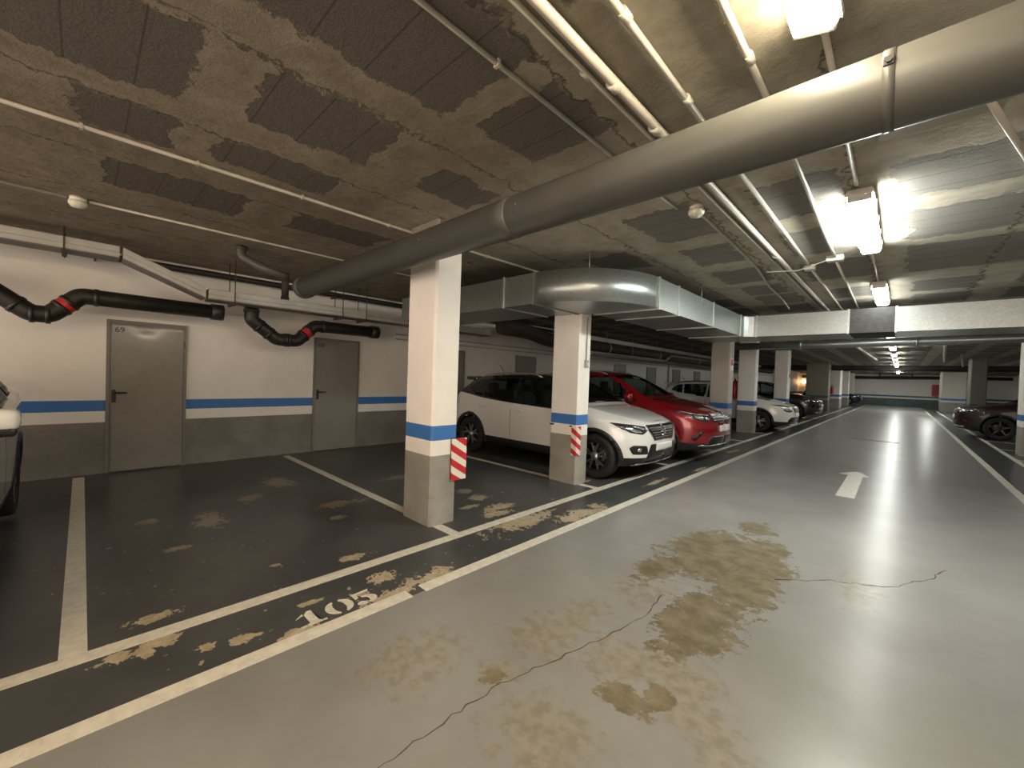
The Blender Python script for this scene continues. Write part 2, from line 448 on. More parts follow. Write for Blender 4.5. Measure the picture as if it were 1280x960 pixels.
# the lane line is interrupted where the paint has worn away
for y0, y1 in ((Y0, 1.50), (1.60, 49.6)):
    paint('lane_line', -2.345, -2.245, y0, y1)
paint('bay_front_line', -2.905, -2.805, Y0, 42)
paint('lane_line', 1.22, 1.32, Y0, 42); paint('bay_front_line', 1.80, 1.90, Y0, 42)
LINES = [-2.36, -.016, 2.36, 4.75, 7.08, 9.42, 11.75, 14.1, 16.45, 18.8, 21.15, 23.5]
for y in LINES:
    paint('bay_divider_line', -7.4, -2.905, y-.05, y+.05)
for y in (4.7, 7.05, 9.4, 11.75, 14.1, 16.4, 18.8, 21.2, 23.5):
    paint('bay_divider_line', 1.9, 6.3, y-.05, y+.05)
# stencilled bay number 105, reading along the bay front
def digit_mesh(polys):
    bm = B()
    for p in polys: prism(bm, p, 0, .002)
    return bm
def arc(cx, cy, rx, ry, a0, a1, n=10):
    return [(cx+rx*math.cos(math.radians(a0+(a1-a0)*k/n)), cy+ry*math.sin(math.radians(a0+(a1-a0)*k/n))) for k in range(n+1)]
ONE = [[(.035, .0), (.115, .0), (.115, .025), (.10, .03), (.10, .20), (.075, .20), (.052, .165), (.052, .03), (.035, .025)],
       [(.0, .0), (.03, .0), (.03, .02), (.0, .02)], [(.12, 0), (.14, 0), (.14, .02), (.12, .02)], [(.0, .135), (.047, .160), (.047, .185), (.01, .15)]]
ZERO = [arc(.07, .1, .075, .10, 100, 260)+arc(.07, .1, .028, .085, 252, 108), arc(.085, .1, .075, .10, -80, 80)+arc(.085, .1, .028, .085, 72, -72)]
FIVE = [[(.015, .105), (.04, .115), (.04, .175), (.12, .168), (.135, .205), (.03, .195), (.015, .2)],
        arc(.07, .06, .07, .065, -80, 100)+arc(.065, .06, .026, .045, 95, -75),
        arc(.045, .028, .042, .03, 100, 290)+[(.06, .035)]]
for k, dg in enumerate((ONE, ZERO, FIVE)):
    o = obj('bay_number_digit', digit_mesh(dg), M['digit'], floor)
    o.rotation_euler = (0, 0, PI/2); o.location = (-2.375-.02*k*0, .865+k*.165, .0005); o.scale = (1, .78, 1)
# straight ahead arrow in the lane
bm = B(); prism(bm, [(-.60, 7.02), (-.40, 7.02), (-.41, 8.85), (-.33, 8.88), (-.45, 9.25), (-.50, 9.3), (-.56, 9.25), (-.72, 8.92), (-.60, 8.85)], 0, .0015)
obj('lane_arrow', bm, M['line'], floor)
# cracks in the lane surface
def crack(pts, w):
    bm = B(); rnd = random.Random(len(pts)); path = []
    for a, b in zip(pts, pts[1:]):
        for k in range(9):
            t = k/9; path.append(Vector((a[0]+(b[0]-a[0])*t+rnd.uniform(-.012, .012), a[1]+(b[1]-a[1])*t+rnd.uniform(-.012, .012), 0)))
    path.append(Vector((*pts[-1], 0)))
    prev = None
    for i, p in enumerate(path):
        d = (path[min(i+1, len(path)-1)]-path[max(0, i-1)]).normalized(); n = Vector((-d.y, d.x, 0))*w*rnd.uniform(.4, 1.2)
        cur = (bm.verts.new(p+n+Vector((0, 0, .001))), bm.verts.new(p-n+Vector((0, 0, .001))))
        if prev: bm.faces.new((prev[0], prev[1], cur[1], cur[0]))
        prev = cur
    return obj('floor_crack', bm, M['crack'], floor)
crack([(-1.33, .55), (-1.335, .96), (-1.32, 1.37), (-1.21, 1.82), (-1.10, 2.35), (-1.13, 2.75)], .004)
crack([(-.64, 3.58), (-.33, 3.9), (-.02, 4.08), (.2, 4.5), (.32, 4.85)], .005)
bm = B(); box(bm, -1.0, .0, 15.3, 15.42, 0, .004); obj('drain_slot', bm, M['beam'], floor)

# ------------------------------------------------------------------ store-room doors
def text_mesh(s, size):
    cu = D.curves.new('txt', 'FONT'); cu.body = s; cu.size = size; cu.extrude = .0008
    o = D.objects.new('txt', cu); C.objects.link(o)
    bpy.context.view_layer.update()
    me = D.meshes.new_from_object(o.evaluated_get(bpy.context.evaluated_depsgraph_get()))
    D.objects.remove(o); return me
NUM = {0: '69', 1: '68'}
def rect_frame(bm, y0, y1, z0, z1, w, x0, x1):
    box(bm, x0, x1, y0, y0+w, z0, z1); box(bm, x0, x1, y1-w, y1, z0, z1); box(bm, x0, x1, y0+w, y1-w, z1-w, z1)
for k in range(11):
    y0 = .215+2.6*k; y1 = y0+.83
    bm = B(); rect_frame(bm, y0-.0, y1, 0, 2.02, .035, XL, XL+.035)
    d = tag(obj('door_%d' % (k+1), bm, M['doorframe']), kind='structure')
    bm = B(); box(bm, XL+.002, XL+.026, y0+.036, y1-.036, .012, 1.984, .003)
    if k == 0:     # the top of this leaf is dented
        bmesh.ops.subdivide_edges(bm, edges=[e for e in bm.edges if e.calc_length() > .3], cuts=38, use_grid_fill=True)
        for v in bm.verts:
            if v.co.x > XL+.018:
                q = math.hypot((v.co.y-(y0+.40))/.15, (v.co.z-1.96)/.13)
                v.co.x -= .012*math.exp(-q*q*1.8)
    leaf = obj('door_leaf', bm, M['door'] if k else mat('dented_door_paint', (.25, .23, .20), .2, .0, .08, 3), d, smooth=(k == 0))
    bm = B(); box(bm, XL+.024, XL+.034, y0+.055, y0+.095, .93, 1.10, .003)
    tube(bm, [(XL+.03, y0+.075, 1.06), (XL+.085, y0+.075, 1.06), (XL+.085, y0+.20, 1.06)], .010, 10, rad=.02)
    lathe(bm, [(.009, 0), (.009, .008)], 'x', 12, (XL+.034, y0+.075, .965))
    obj('door_handle', bm, M['black'], d)
    for hz in (.3, 1.7):
        bm = B(); lathe(bm, [(.008, 0), (.008, .09)], 'z', 8, (XL+.035, y1-.03, hz)); obj('hinge', bm, M['doorframe'], d)
    if k in NUM:
        o = D.objects.new('door_number', text_mesh(NUM[k], .10)); o.data.materials.clear(); o.data.materials.append(M['black'])
        link(o, d); o.rotation_euler = (PI/2, 0, PI/2); o.location = (XL+.0275, y0+.075, 1.86)

# ------------------------------------------------------------------ columns
M['pier'] = make_band_mat('dim_pier_paint', (.11, .105, .09), white=(.27, .25, .195), blue=(.07, .10, .14))  # column bands in a darker, olive tone
M['shade'] = make_band_mat('shaded_column_paint', (.10, .10, .09), white=(.16, .155, .13), blue=(.05, .07, .10))  # column paint darkened; the shade on its near face is in the colour
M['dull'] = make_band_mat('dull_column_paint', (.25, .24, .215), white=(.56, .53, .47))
def column(x0, x1, y0, y1, label, m='column', z1=HC, bev=.022, group='painted concrete columns'):
    bm = B(); t = bmesh.new(); bmesh.ops.create_cube(t, size=1)
    for v in t.verts: v.co = Vector(((x0+x1)/2+v.co.x*(x1-x0), (y0+y1)/2+v.co.y*(y1-y0), z1/2+v.co.z*z1))
    bmesh.ops.bevel(t, geom=[e for e in t.edges if abs(e.verts[0].co.z-e.verts[1].co.z) > 1], offset=bev, segments=1, affect='EDGES')
    merge(bm, t)
    return tag(obj('concrete_column', bm, M[m]), label, 'column', group)
column(-3.645, -3.175, 2.27, 2.575, 'nearest white column with blue band, standing on the line of bay 105')
column(-3.645, -3.175, 4.65, 4.92, 'white column with blue band in front of the white car, under the curved duct')
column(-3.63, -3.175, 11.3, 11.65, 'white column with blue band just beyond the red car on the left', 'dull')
column(-3.655, -3.175, 13.87, 14.16, 'white column with blue band between the fire extinguisher and white parked car')
column(-3.62, -3.175, 18.6, 19.1, 'white column with blue band behind the white car bonnet and before the charcoal car')
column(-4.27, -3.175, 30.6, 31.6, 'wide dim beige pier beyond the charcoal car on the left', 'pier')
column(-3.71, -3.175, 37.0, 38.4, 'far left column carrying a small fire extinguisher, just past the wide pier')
column(-3.6, -3.175, 43.2, 44.2, 'second column past the wide pier on the left, near the far wall')
column(-3.5, -3.175, 48.2, 49.2, 'last narrow column on the left, beside the far wall')
column(2.05, 2.52, 15.2, 15.7, 'column at the right edge of the picture, nearest on the right side')
column(2.05, 2.50, 25.4, 26.6, 'shaded column behind the dark red car on the right side', 'shade')
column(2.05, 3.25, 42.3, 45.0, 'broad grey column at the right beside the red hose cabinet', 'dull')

# hazard plates
def hazard_mat():
    m, nt, b = new_mat('hazard_stripes'); nb = NB(nt)
    x, y, z = nb.sep(nb.pos())
    s = nb.math('ADD', nb.math('ADD', nb.math('MULTIPLY', y, .62), nb.math('MULTIPLY', x, .62)), z)
    f = nb.math('FRACT', nb.math('DIVIDE', nb.math('ADD', s, 10.0), .142))
    nb.lk(nb.mix(nb.math('GREATER_THAN', f, .5), (.78, .74, .66), (.55, .025, .03)), b.inputs['Base Color'])
    b.inputs['Roughness'].default_value = .45
    return m
M['hazard'] = hazard_mat()
t = thing('hazard_plate', 'flat red and white striped plate on the side of the nearest column', 'hazard plate', (-3.1612, 2.59, .41), group='striped guards on columns')
bm = B(); box(bm, -.014, .010, -.09, .09, 0, .41, .003); obj('striped_panel', bm, M['hazard'], t)
bm = B(); box(bm, -.0145, -.008, -.094, .094, -.006, .417); obj('backing', bm, M['black'], t)
t = thing('hazard_corner_guard', 'red and white striped guard wrapped round the corner of the column before the white car', 'corner guard', (-3.175, 4.65, .40), group='striped guards on columns')
bm = B(); prism(bm, [(-.085, -.012), (0, -.012), (.012, 0), (.012, .075), (.001, .075), (.001, .002), (-.004, -.001), (-.085, -.001)], 0, .40); obj('striped_panel', bm, M['hazard'], t)
bm = B(); box(bm, -.125, -.08, -.010, -.0005, .385, .405); obj('strap_end', bm, M['black'], t)
bm = B(); box(bm, -.47, -.40, -.006, -.0005, .385, .405); obj('strap_end', bm, M['black'], t)

# switch boxes
def switch_box(x, y, z, zt, label):
    t = thing('switch_box', label, 'switch box', (x, y, z))
    bm = B(); box(bm, .0005, .035, -.035, .035, -.05, .05, .006); obj('box_body', bm, M['greyconduit'], t)
    bm = B(); box(bm, .035, .042, -.015, .015, -.02, .02, .002); obj('rocker', bm, M['box'], t)
    bm = B(); tube(bm, [(.012, 0, .05), (.012, 0, zt-z)], .009, 8); obj('drop_conduit', bm, M['greyconduit'], t)
switch_box(-3.175, 4.79, 1.66, 2.30, 'grey switch box with a thin conduit on the column in front of the white car')
switch_box(-3.175, 18.85, 1.85, 2.85, 'small grey switch box on the column between the white and charcoal cars')

# fire equipment
def extinguisher(x, y, z, label, rz=0):
    t = thing('fire_extinguisher', label, 'fire extinguisher', (x, y, z), rz)
    bm = B(); lathe(bm, [(.0, 0), (.075, 0), (.085, .02), (.085, .42), (.06, .49), (.025, .52)], 'z', 20); obj('cylinder', bm, M['red'], t)
    bm = B(); lathe(bm, [(.025, .52), (.028, .57), (.02, .60)], 'z', 12); box(bm, -.02, .12, -.012, .012, .585, .60); box(bm, -.02, .11, -.012, .012, .62, .632); obj('valve', bm, M['black'], t)
    bm = B(); tube(bm, [(.02, 0, .56), (.11, .05, .5), (.10, .06, .25), (.09, .05, .12)], .011, 8, rad=.05); obj('hose', bm, M['black'], t)
    bm = B(); box(bm, -.03, .03, .084, .1, .2, .4); obj('bracket', bm, M['zinc'], t)
extinguisher(-3.7555, 14.0, 1.02, 'red fire extinguisher hung between the two columns past the red car', -PI/2)
extinguisher(-3.62, 36.9002, 1.0, 'distant red fire extinguisher on the column just past the wide pier')
t = thing('fire_sign', 'small red and white fire sign high on the column past the red car', 'sign', (-3.1745, 11.48, 1.95))
bm = B(); box(bm, 0, .004, -.12, .12, -.15, .15); obj('sign_board', bm, M['whitesign'], t)
bm = B(); box(bm, .004, .006, -.10, .10, -.02, .13); obj('red_field', bm, M['redlabel'], t)
t = thing('hose_cabinet', 'red fire hose cabinet on the far wall beside the broad grey column', 'hose cabinet', (2.2, 49.864, 1.05))
bm = B(); box(bm, -.36, .36, -.1, .135, 0, .95, .02); obj('cabinet_body', bm, M['red'], t)
bm = B(); box(bm, -.30, .30, -.112, -.1, .06, .89, .004); obj('cabinet_door', bm, M['red'], t)
bm = B(); box(bm, .22, .25, -.13, -.112, .42, .54); obj('latch', bm, M['zinc'], t)

# ------------------------------------------------------------------ ceiling lights
def lamp_mat(name, col, s):
    return emit_mat(name, col, s)
COOL = (.97, 1.0, .93); WARM = (1.0, .86, .62)
def ceiling_light(x, y0, y1, label, m, tilt=0, z=HC, group='strip lights along the lane', rz=0):
    L = y1-y0
    t = thing('ceiling_light', label, 'ceiling light', (x, (y0+y1)/2, z), rz, group)
    t.rotation_euler = (0, tilt, rz)
    h = L/2
    bm = B(); prism(bm, [(-.07, -.005), (.07, -.005), (.08, -.03), (.08, -.048), (-.08, -.048), (-.08, -.03)], -h, h, 'xz')
    obj('housing', bm, M['housing'], t)
    bm = B(); prism(bm, [(-.078, -.0485), (.078, -.0485), (.074, -.075), (.058, -.098), (-.058, -.098), (-.074, -.075)], -h+.03, h-.03, 'xz')
    obj('diffuser', bm, m, t)
    for s in (-1, 1):
        bm = B(); box(bm, -.07, .07, s*(h-.015)-.0145, s*(h-.015)+.0145, -.092, -.049, .006); obj('end_cap', bm, M['box'], t)
    for s in (-1, 1):
        for q in (-.7, -.2, .3, .75):
            bm = B(); box(bm, s*.084-.005, s*.084+.005, q*h-.015, q*h+.015, -.07, -.025, .002); obj('side_clip', bm, M['box'], t)
    return t
S = 13.5
LAMP_W = lamp_mat('warm_lamp', WARM, S*.62); LAMP_C = lamp_mat('cool_lamp', COOL, S*1.2); LAMP_D = lamp_mat('soft_cool_lamp', COOL, S*.3); LAMP_F = lamp_mat('far_cool_lamp', COOL, S*.35); LAMP_B = lamp_mat('warm_dim_lamp', (1.0, .72, .42), S*.9)
ceiling_light(-.24, -3.3, -1.73, 'strip light behind the viewer over the lane', LAMP_B)
ceiling_light(-.275, .36, 1.93, 'warm strip light cut off by the top of the picture, above the big pipe', LAMP_W, tilt=math.radians(14), z=HC-.012)
FARL = ['nearest lit white strip light beyond the big pipe', 'second lit strip light beyond the pipe, just above the duct']
for k in range(13):
    y0 = 3.86+3.5*k
    lab = FARL[k] if k < 2 else 'distant lit strip light in the row beyond the crossing duct'
    ceiling_light(-.275, y0, y0+1.58, lab, (LAMP_C, LAMP_D)[k] if k < 2 else LAMP_F, group='strip lights along the lane' if k < 2 else 'distant strip lights beyond the duct')
ceiling_light(1.25, 36.0, 37.6, 'single strip light off to the right near the far end', LAMP_C, group='distant strip lights beyond the duct')
t = thing('wall_lamp', 'small warm orange wall lamp glowing in the far left corner', 'wall lamp', (-7.15, 49.93, 1.95))
bm = B(); box(bm, -.2, .2, .0, .0695, -.16, .16, .02); obj('lamp_base', bm, M['housing'], t)
bm = B(); box(bm, -.17, .17, -.08, .0, -.13, .13, .03); obj('lamp_glass', bm, emit_mat('orange_lamp', (1, .55, .25), 3), t)

# ------------------------------------------------------------------ big grey pipe
PY, PZ, PR = 1.91, 2.476, .125
t = thing('drain_pipe', 'large round grey pipe crossing the whole ceiling in front of the nearest column', 'pipe', (0, PY, PZ))
bm = B(); tube(bm, [(-5.45, 0, 0), (6.3, 0, 0)], PR, 48); obj('pipe_barrel', bm, M['pipe'], t)
for x in (-1.95, 2.6):
    bm = B(); lathe(bm, [(PR, -.001), (PR+.0035, 0), (PR+.0035, .115), (PR+.002, .12), (PR, .121)], 'x', 48, (x, 0, 0)); obj('socket_joint', bm, M['pipering'], t)
for x in (-.07,):
    bm = B(); lathe(bm, [(PR+.0005, -.016), (PR+.003, -.016), (PR+.003, .016), (PR+.0005, .016)], 'x', 48, (x, 0, 0))
    s = obj('hanger_strap', bm, M['pipering'], t)
    bm = B(); lathe(bm, [(.010, 0), (.010, .022)], 'y', 6, (x, -PR*.94-.02, .035)); box(bm, x-.014, x+.014, -PR*.95-.012, -PR*.95+.01, .02, .05, .002); obj('strap_bolt', bm, M['black'], s)
for x in (-1.72, -2.75, -3.9):
    bm = B(); lathe(bm, [(.006, 0), (.006, .012)], 'y', 8, (x, -PR-.004, .01)); obj('screw', bm, M['zinc'], t)
bm = B(); lathe(bm, [(PR*.2, -.03), (PR+.012, -.03), (PR+.012, .05), (PR, .06)], 'x', 40, (-5.45, 0, 0)); obj('end_fitting', bm, M['pipering'], t)
t = thing('branch_pipe', 'short grey elbow pipe dropping from the ceiling into the far end of the big pipe', 'pipe', (-5.78, 1.30, HC))
bm = B(); tube(bm, [(0, 0, 0), (0, 0, -.12), (.10, .16, -.22), (.26, .42, -.33)], .05, 20, rad=.07); obj('bend', bm, M['pipe'], t)
bm = B(); lathe(bm, [(.055, -.03), (.066, -.03), (.066, .0), (.055, .0)], 'z', 24, (0, 0, -.01)); obj('ceiling_collar', bm, M['brownpipe'], t)

# ------------------------------------------------------------------ ventilation duct
ZD0, ZD1 = 2.33, 2.70
t = thing('ventilation_duct', 'galvanised rectangular air duct bending round the column and crossing the lane', 'duct', (-2.16, 4.75, ZD0))
def W(x, y, z): return Vector((x+2.16, y-4.75, z-ZD0))
def duct_run(path_out, path_in):
    bm = B(); rings = []
    for (ox, oy), (ix, iy) in zip(path_out, path_in):
        rings.append([bm.verts.new(W(ox, oy, ZD0)), bm.verts.new(W(ox, oy, ZD1)), bm.verts.new(W(ix, iy, ZD1)), bm.verts.new(W(ix, iy, ZD0))])
    for a, b in zip(rings, rings[1:]):
        for k in range(4): bm.faces.new((a[k], a[(k+1) % 4], b[(k+1) % 4], b[k]))
    bm.faces.new(rings[0]); bm.faces.new(rings[-1][::-1])
    bmesh.ops.recalc_face_normals(bm, faces=list(bm.faces))
    return bm
obj('straight_section', duct_run([(-6.15, 3.71), (-3.22, 3.71)], [(-6.15, 4.6), (-3.22, 4.6)]), M['galv'], t)
oa = [(-3.21+1.05*math.cos(a), 4.76+1.05*math.sin(a)) for a in [math.radians(-90+90*k/24) for k in range(25)]]
ia = [(-3.21+.16*math.cos(a), 4.76+.16*math.sin(a)) for a in [math.radians(-90+90*k/24) for k in range(25)]]
o = obj('curved_elbow', duct_run(oa, ia), M['galv'], t)
for p in o.data.polygons: p.use_smooth = abs(p.normal.z) < .5
obj('straight_section', duct_run([(-2.16, 4.76), (-2.16, 8.27)], [(-3.05, 4.76), (-3.05, 8.27)]), M['galv'], t)
obj('corner_piece', duct_run([(-2.16, 8.27), (-2.14, 8.36), (-2.08, 8.43), (-2.0, 8.45)], [(-3.05, 8.27), (-3.05, 8.9), (-3.0, 9.4), (-2.0, 9.4)]), M['galv'], t)
obj('straight_section', duct_run([(-2.0, 8.45), (6.3, 8.45)], [(-2.0, 9.4), (6.3, 9.4)]), M['galv'], t)
def flange_y(x, y, dx):      # flange across a run that goes along y
    bm = B(); e = .014
    for a in ((-3.05-e, -2.16+e, ZD0-e, ZD0), (-3.05-e, -2.16+e, ZD1, ZD1+e), (-2.16, -2.16+e, ZD0, ZD1), (-3.05-e, -3.05, ZD0, ZD1)):
        p, q = W(a[0], y-.012, a[2]), W(a[1], y+.012, a[3]); box(bm, p.x, q.x, p.y, q.y, p.z, q.z)
    obj('flange', bm, M['seam'], t)
def flange_x(x, y0, y1):
    bm = B(); e = .014
    for a in ((y0-e, y1+e, ZD0-e, ZD0), (y0-e, y1+e, ZD1, ZD1+e), (y0-e, y0, ZD0, ZD1), (y1, y1+e, ZD0, ZD1)):
        p, q = W(x-.013, a[0], a[2]), W(x+.013, a[1], a[3]); box(bm, p.x, q.x, p.y, q.y, p.z, q.z)
    obj('flange', bm, M['seam'], t)
for x in (-3.22, -3.74, -5.0): flange_x(x, 3.71, 4.6)
for y in (4.78, 5.38, 6.75, 8.22): flange_y(0, y, 0)
for x in (-1.96, -.66, -.10, 1.6, 3.3): flange_x(x, 8.45, 9.4)
bm = B(); p, q = W(-.645, 8.444, ZD0-.005), W(-.115, 9.406, ZD1+.005); box(bm, p.x, q.x, p.y, q.y, p.z, q.z, .004)
obj('flexible_connector', bm, mat('dark_duct_canvas', (.05, .05, .047), .7, 0, .25, 14, .2, 40), t)
for x, y in ((-2.62, 3.93), (-2.17, 6.2), (-5.6, 3.72)):
    bm = B(); p = W(x, y, ZD1); tube(bm, [(p.x, p.y+.03, p.z-.06), (p.x, p.y+.03, HC-ZD0)], .005, 6); box(bm, p.x-.012, p.x+.012, p.y+.015, p.y+.045, p.z-.07, p.z-.02); obj('hanger_rod', bm, M['zinc'], t)

# second dark duct and pipes under the ceiling of the left side
t = thing('round_duct', 'dark round duct running along the left wall behind the cars', 'duct', (-6.5, 6.4, 2.55))
bm = B(); tube(bm, [(0, 0, 0), (0, 1.0, -.02), (0, 1.6, -.14), (0, 26, -.14)], .17, 24, rad=.4); obj('duct_barrel', bm, M['brownpipe'], t)
for y in (1.9, 4.5, 8.0, 12.0):
    bm = B(); lathe(bm, [(.17, -.02), (.178, -.02), (.178, .02), (.17, .02)], 'y', 24, (0, y, -.14)); tube(bm, [(0, y, .03), (0, y, HC-2.55)], .006, 6); obj('hanger_strap', bm, M['zinc'], t)

# ------------------------------------------------------------------ cable tray on the left
t = thing('cable_tray', 'pale boxed cable tray that steps down along the left wall above the doors', 'cable tray', (-6.6, 0, 2.4))
def tray_run(pts, w=.28):
    """pts: (y, z of underside); side face 0.125 high towards the room"""
    bm = B(); rings = []
    for y, z in pts:
        rings.append([bm.verts.new((a, y, b+z-2.4)) for a, b in ((0, .0), (.004, .012), (.004, .045), (-.002, .05), (.004, .055), (.004, .115), (0, .125), (-w, .125), (-w, 0))])
    n = len(rings[0])
    for a, b in zip(rings, rings[1:]):
        for k in range(n): bm.faces.new((a[k], a[(k+1) % n], b[(k+1) % n], b[k]))
    bm.faces.new(rings[0]); bm.faces.new(rings[-1][::-1]); bmesh.ops.recalc_face_normals(bm, faces=list(bm.faces))
    return bm
obj('upper_length', tray_run([(-5.9, 2.675), (.285, 2.675)]), M['tray'], t)
obj('sloping_length', tray_run([(.315, 2.67), (1.10, 2.345)]), M['tray'], t)
obj('lower_length', tray_run([(1.13, 2.34), (6.2, 2.34)]), M['tray'], t)
for y0, y1, za, zb in ((-5.9, .285, 2.66, 2.66), (.315, 1.10, 2.655, 2.33), (1.13, 6.2, 2.325, 2.325)):
    bm = B(); vs = []
    for y, z in ((y0, za), (y1, zb)): vs.append([bm.verts.new((a, y, z-2.4+b)) for a, b in ((-.004, 0), (-.276, 0), (-.276, .0145), (-.004, .0145))])
    for k in range(4): bm.faces.new((vs[0][k], vs[0][(k+1) % 4], vs[1][(k+1) % 4], vs[1][k]))
    bm.faces.new(vs[0]); bm.faces.new(vs[1][::-1]); obj('underside_cover', bm, M['traydark'], t)
for y, z in ((-.15, 2.675), (-2.2, 2.675), (1.42, 2.34), (2.9, 2.34), (3.3, 2.34)):
    bm = B(); box(bm, -.31, .03, y-.02, y+.02, z-2.4-.045, z-2.4-.016)
    for a in (-.295, .014): tube(bm, [(a, y, z-2.4-.06), (a, y, HC-2.4)], .006, 6)
    obj('tray_hanger', bm, M['brownpipe'], t)

# dark pipe along the top of the left wall, with a drop
t = thing('wall_pipe', 'thin dark pipe along the very top of the left wall', 'pipe', (-7.40, -5.9, 2.80))
bm = B(); tube(bm, [(0, 0, 0), (0, 17, 0)], .045, 14); obj('pipe_barrel', bm, M['darkpipe'], t)
for y in (3, 6, 9, 12):
    bm = B(); box(bm, -.139, .0, y-.012, y+.012, -.06, -.045); obj('pipe_bracket', bm, M['brownpipe'], t)
t = thing('drop_pipe', 'short brown pipe hanging beside the end of the big grey pipe', 'pipe', (-6.85, 2.12, HC))
bm = B(); tube(bm, [(0, 0, 0), (0, 0, -.36)], .05, 14); obj('pipe_barrel', bm, M['brownpipe'], t)
bm = B(); lathe(bm, [(.05, -.36), (.058, -.36), (.058, -.42), (.02, -.42)], 'z', 16); obj('end_cap', bm, M['brownpipe'], t)

# drain traps: dark pipes with a U-bend
def trap(pts, r, label, lab_at, group='dark drain traps over the doors', ends=()):
    p0 = Vector(pts[0])
    t = thing('drain_trap', label, 'drain pipe', p0, group=group)
    q = [Vector(p)-p0 for p in pts]
    bm = B(); tube(bm, q, r, 24, rad=.05); obj('pipe_barrel', bm, M['darkpipe'], t)
    for i in ends:
        d = (q[i]-q[i-1 if i else 1]).normalized()
        bm = B(); tube(bm, [q[i]-d*.13, q[i]+d*.01], r*1.16, 24); obj('socket', bm, M['darkpipe'], t)
    for i in range(1, len(q)-1):
        for s in (-1, 1):
            d = (q[i+s]-q[i]).normalized(); c = q[i]+d*.13
            bm = B(); tube(bm, [c-d*.02, c+d*.02], r*1.09, 24); obj('joint_ring', bm, M['darkpipe'], t)
    a, b, f = lab_at
    d = (q[b]-q[a]); c = q[a]+d*f; d.normalize()
    bm = B(); tube(bm, [c-d*.05, c+d*.05], r*1.03, 24, cap=False)
    # keep only the half facing the room
    bmesh.ops.delete(bm, geom=[v for v in bm.verts if v.co.x < c.x+r*.45], context='VERTS')
    obj('red_label', bm, M['redlabel'], t)
    return t
XP = -7.0
trap([(XP, -1.6, 2.30), (XP, -.82, 2.30), (XP, -.40, 1.97), (XP, -.26, 1.97), (XP, -.02, 2.22), (XP, 1.36, 2.21)], .095,
     'dark drain pipe with a red label and U-bend at the far left above door 69', (3, 4, .5), ends=(5,))
trap([(XP, 1.72, 2.50), (XP, 1.72, 2.16), (XP, 2.06, 1.90), (XP, 2.36, 1.90), (XP, 2.62, 2.17), (XP, 3.72, 2.17)], .095,
     'dark drain pipe with a U-bend and red label just left of door 68', (3, 4, .5), ends=(5,))

# thin conduits and boxes on the left wall
def conduit(pts, r, label, m='conduit', clips=(), group='surface conduits', rad=0, name='conduit', seg=10, couplers=(), hang=()):
    p0 = Vector(pts[0]); t = thing(name, label, 'conduit', p0, group=group)
    q = [Vector(p)-p0 for p in pts]
    bm = B(); tube(bm, q, r, seg, rad=rad); obj('conduit_tube', bm, M[m], t)
    for y in clips:
        # clip at world y along a straight run
        x = p0.x
        for a, b in zip(pts, pts[1:]):
            if a[1] != b[1] and min(a[1], b[1]) <= y <= max(a[1], b[1]): f = (y-a[1])/(b[1]-a[1]); x = a[0]+(b[0]-a[0])*f
        bm = B(); box(bm, x-p0.x-r-.004, x-p0.x+r+.004, y-p0.y-.008, y-p0.y+.008, -r-.003, HC-p0.z-.0005 if p0.z > 2.6 else r+.003); obj('saddle_clip', bm, M[m], t)
    for y in hang:
        zz = .22 if y > 15 else 0
        bm = B(); tube(bm, [(0, y-p0.y, zz+r*.8), (0, y-p0.y, HC-p0.z+.001)], .006, 6); obj('hanger_rod', bm, M['zinc'], t)
    for y in couplers:
        bm = B(); tube(bm, [(0, y-p0.y-.03, 0), (0, y-p0.y+.03, 0)], r*1.25, seg); obj('coupler', bm, M[m], t)
    return t
conduit([(XL+.03, 4.4, 2.235), (XL+.03, 49.5, 2.235)], .016, 'upper thin grey conduit along the left wall above the doors', 'greyconduit')
conduit([(XL+.03, 4.4, 2.135), (XL+.03, 30, 2.135)], .012, 'lower thin grey conduit along the left wall just above the doors', 'greyconduit')
conduit([(XL+.035, 17.9, 2.21), (XL+.035, 17.9, .05)], .03, 'vertical grey pipe dropping down the left wall between distant doors', 'greyconduit')
conduit([(-6.2, 8.3, 2.2), (-6.2, 14.5, 2.2), (-6.2, 15.0, 2.42), (-6.2, 20, 2.45)], .035, 'pale conduit with a kink under the ceiling beyond the white car', 'greyconduit', rad=.1, hang=(9, 12, 17))

# ------------------------------------------------------------------ ceiling conduits
zc = HC
conduit([(-1.402, Y0, zc-.016), (-1.40, 3.38, zc-.016)], .0125, 'white ceiling conduit nearest to column side, ending at the smoke detector behind the pipe', clips=(-1.2, .2, 1.3, 2.7))
conduit([(-1.29, 3.60, zc-.016), (-1.30, 4.25, zc-.016), (-1.33, 5.6, zc-.018), (-1.45, 6.9, zc-.02), (-1.47, 7.8, zc-.02), (-1.48, 8.5, zc-.10)], .0125,
        'wavy white cable from the smoke detector towards the crossing duct', rad=.3)
conduit([(-1.13, Y0, zc-.020), (-1.115, 9.6, zc-.020)], .0135, 'thin white ceiling conduit right beside the thick one', couplers=(1.62, 4.5))
conduit([(-1.055, Y0, zc-.032), (-1.04, 9.6, zc-.032)], .024, 'thick white ceiling conduit of the close pair', couplers=(1.75, 2.2, 5.2))
conduit([(-.838, Y0, zc-.022), (-.845, 5.92, zc-.022)], .016, 'white ceiling conduit running under the big pipe to the square junction box', couplers=(1.45, 2.1))
conduit([(-.85, 6.04, zc-.018), (-.85, 9.6, zc-.018)], .016, 'white ceiling conduit from the square junction box to the crossing duct')
conduit([(-.535, Y0, zc-.022), (-.54, 3.0, zc-.022), (-.583, 5.64, zc-.022)], .015, 'white ceiling conduit running under the big pipe to the flat junction box', couplers=(2.0,))
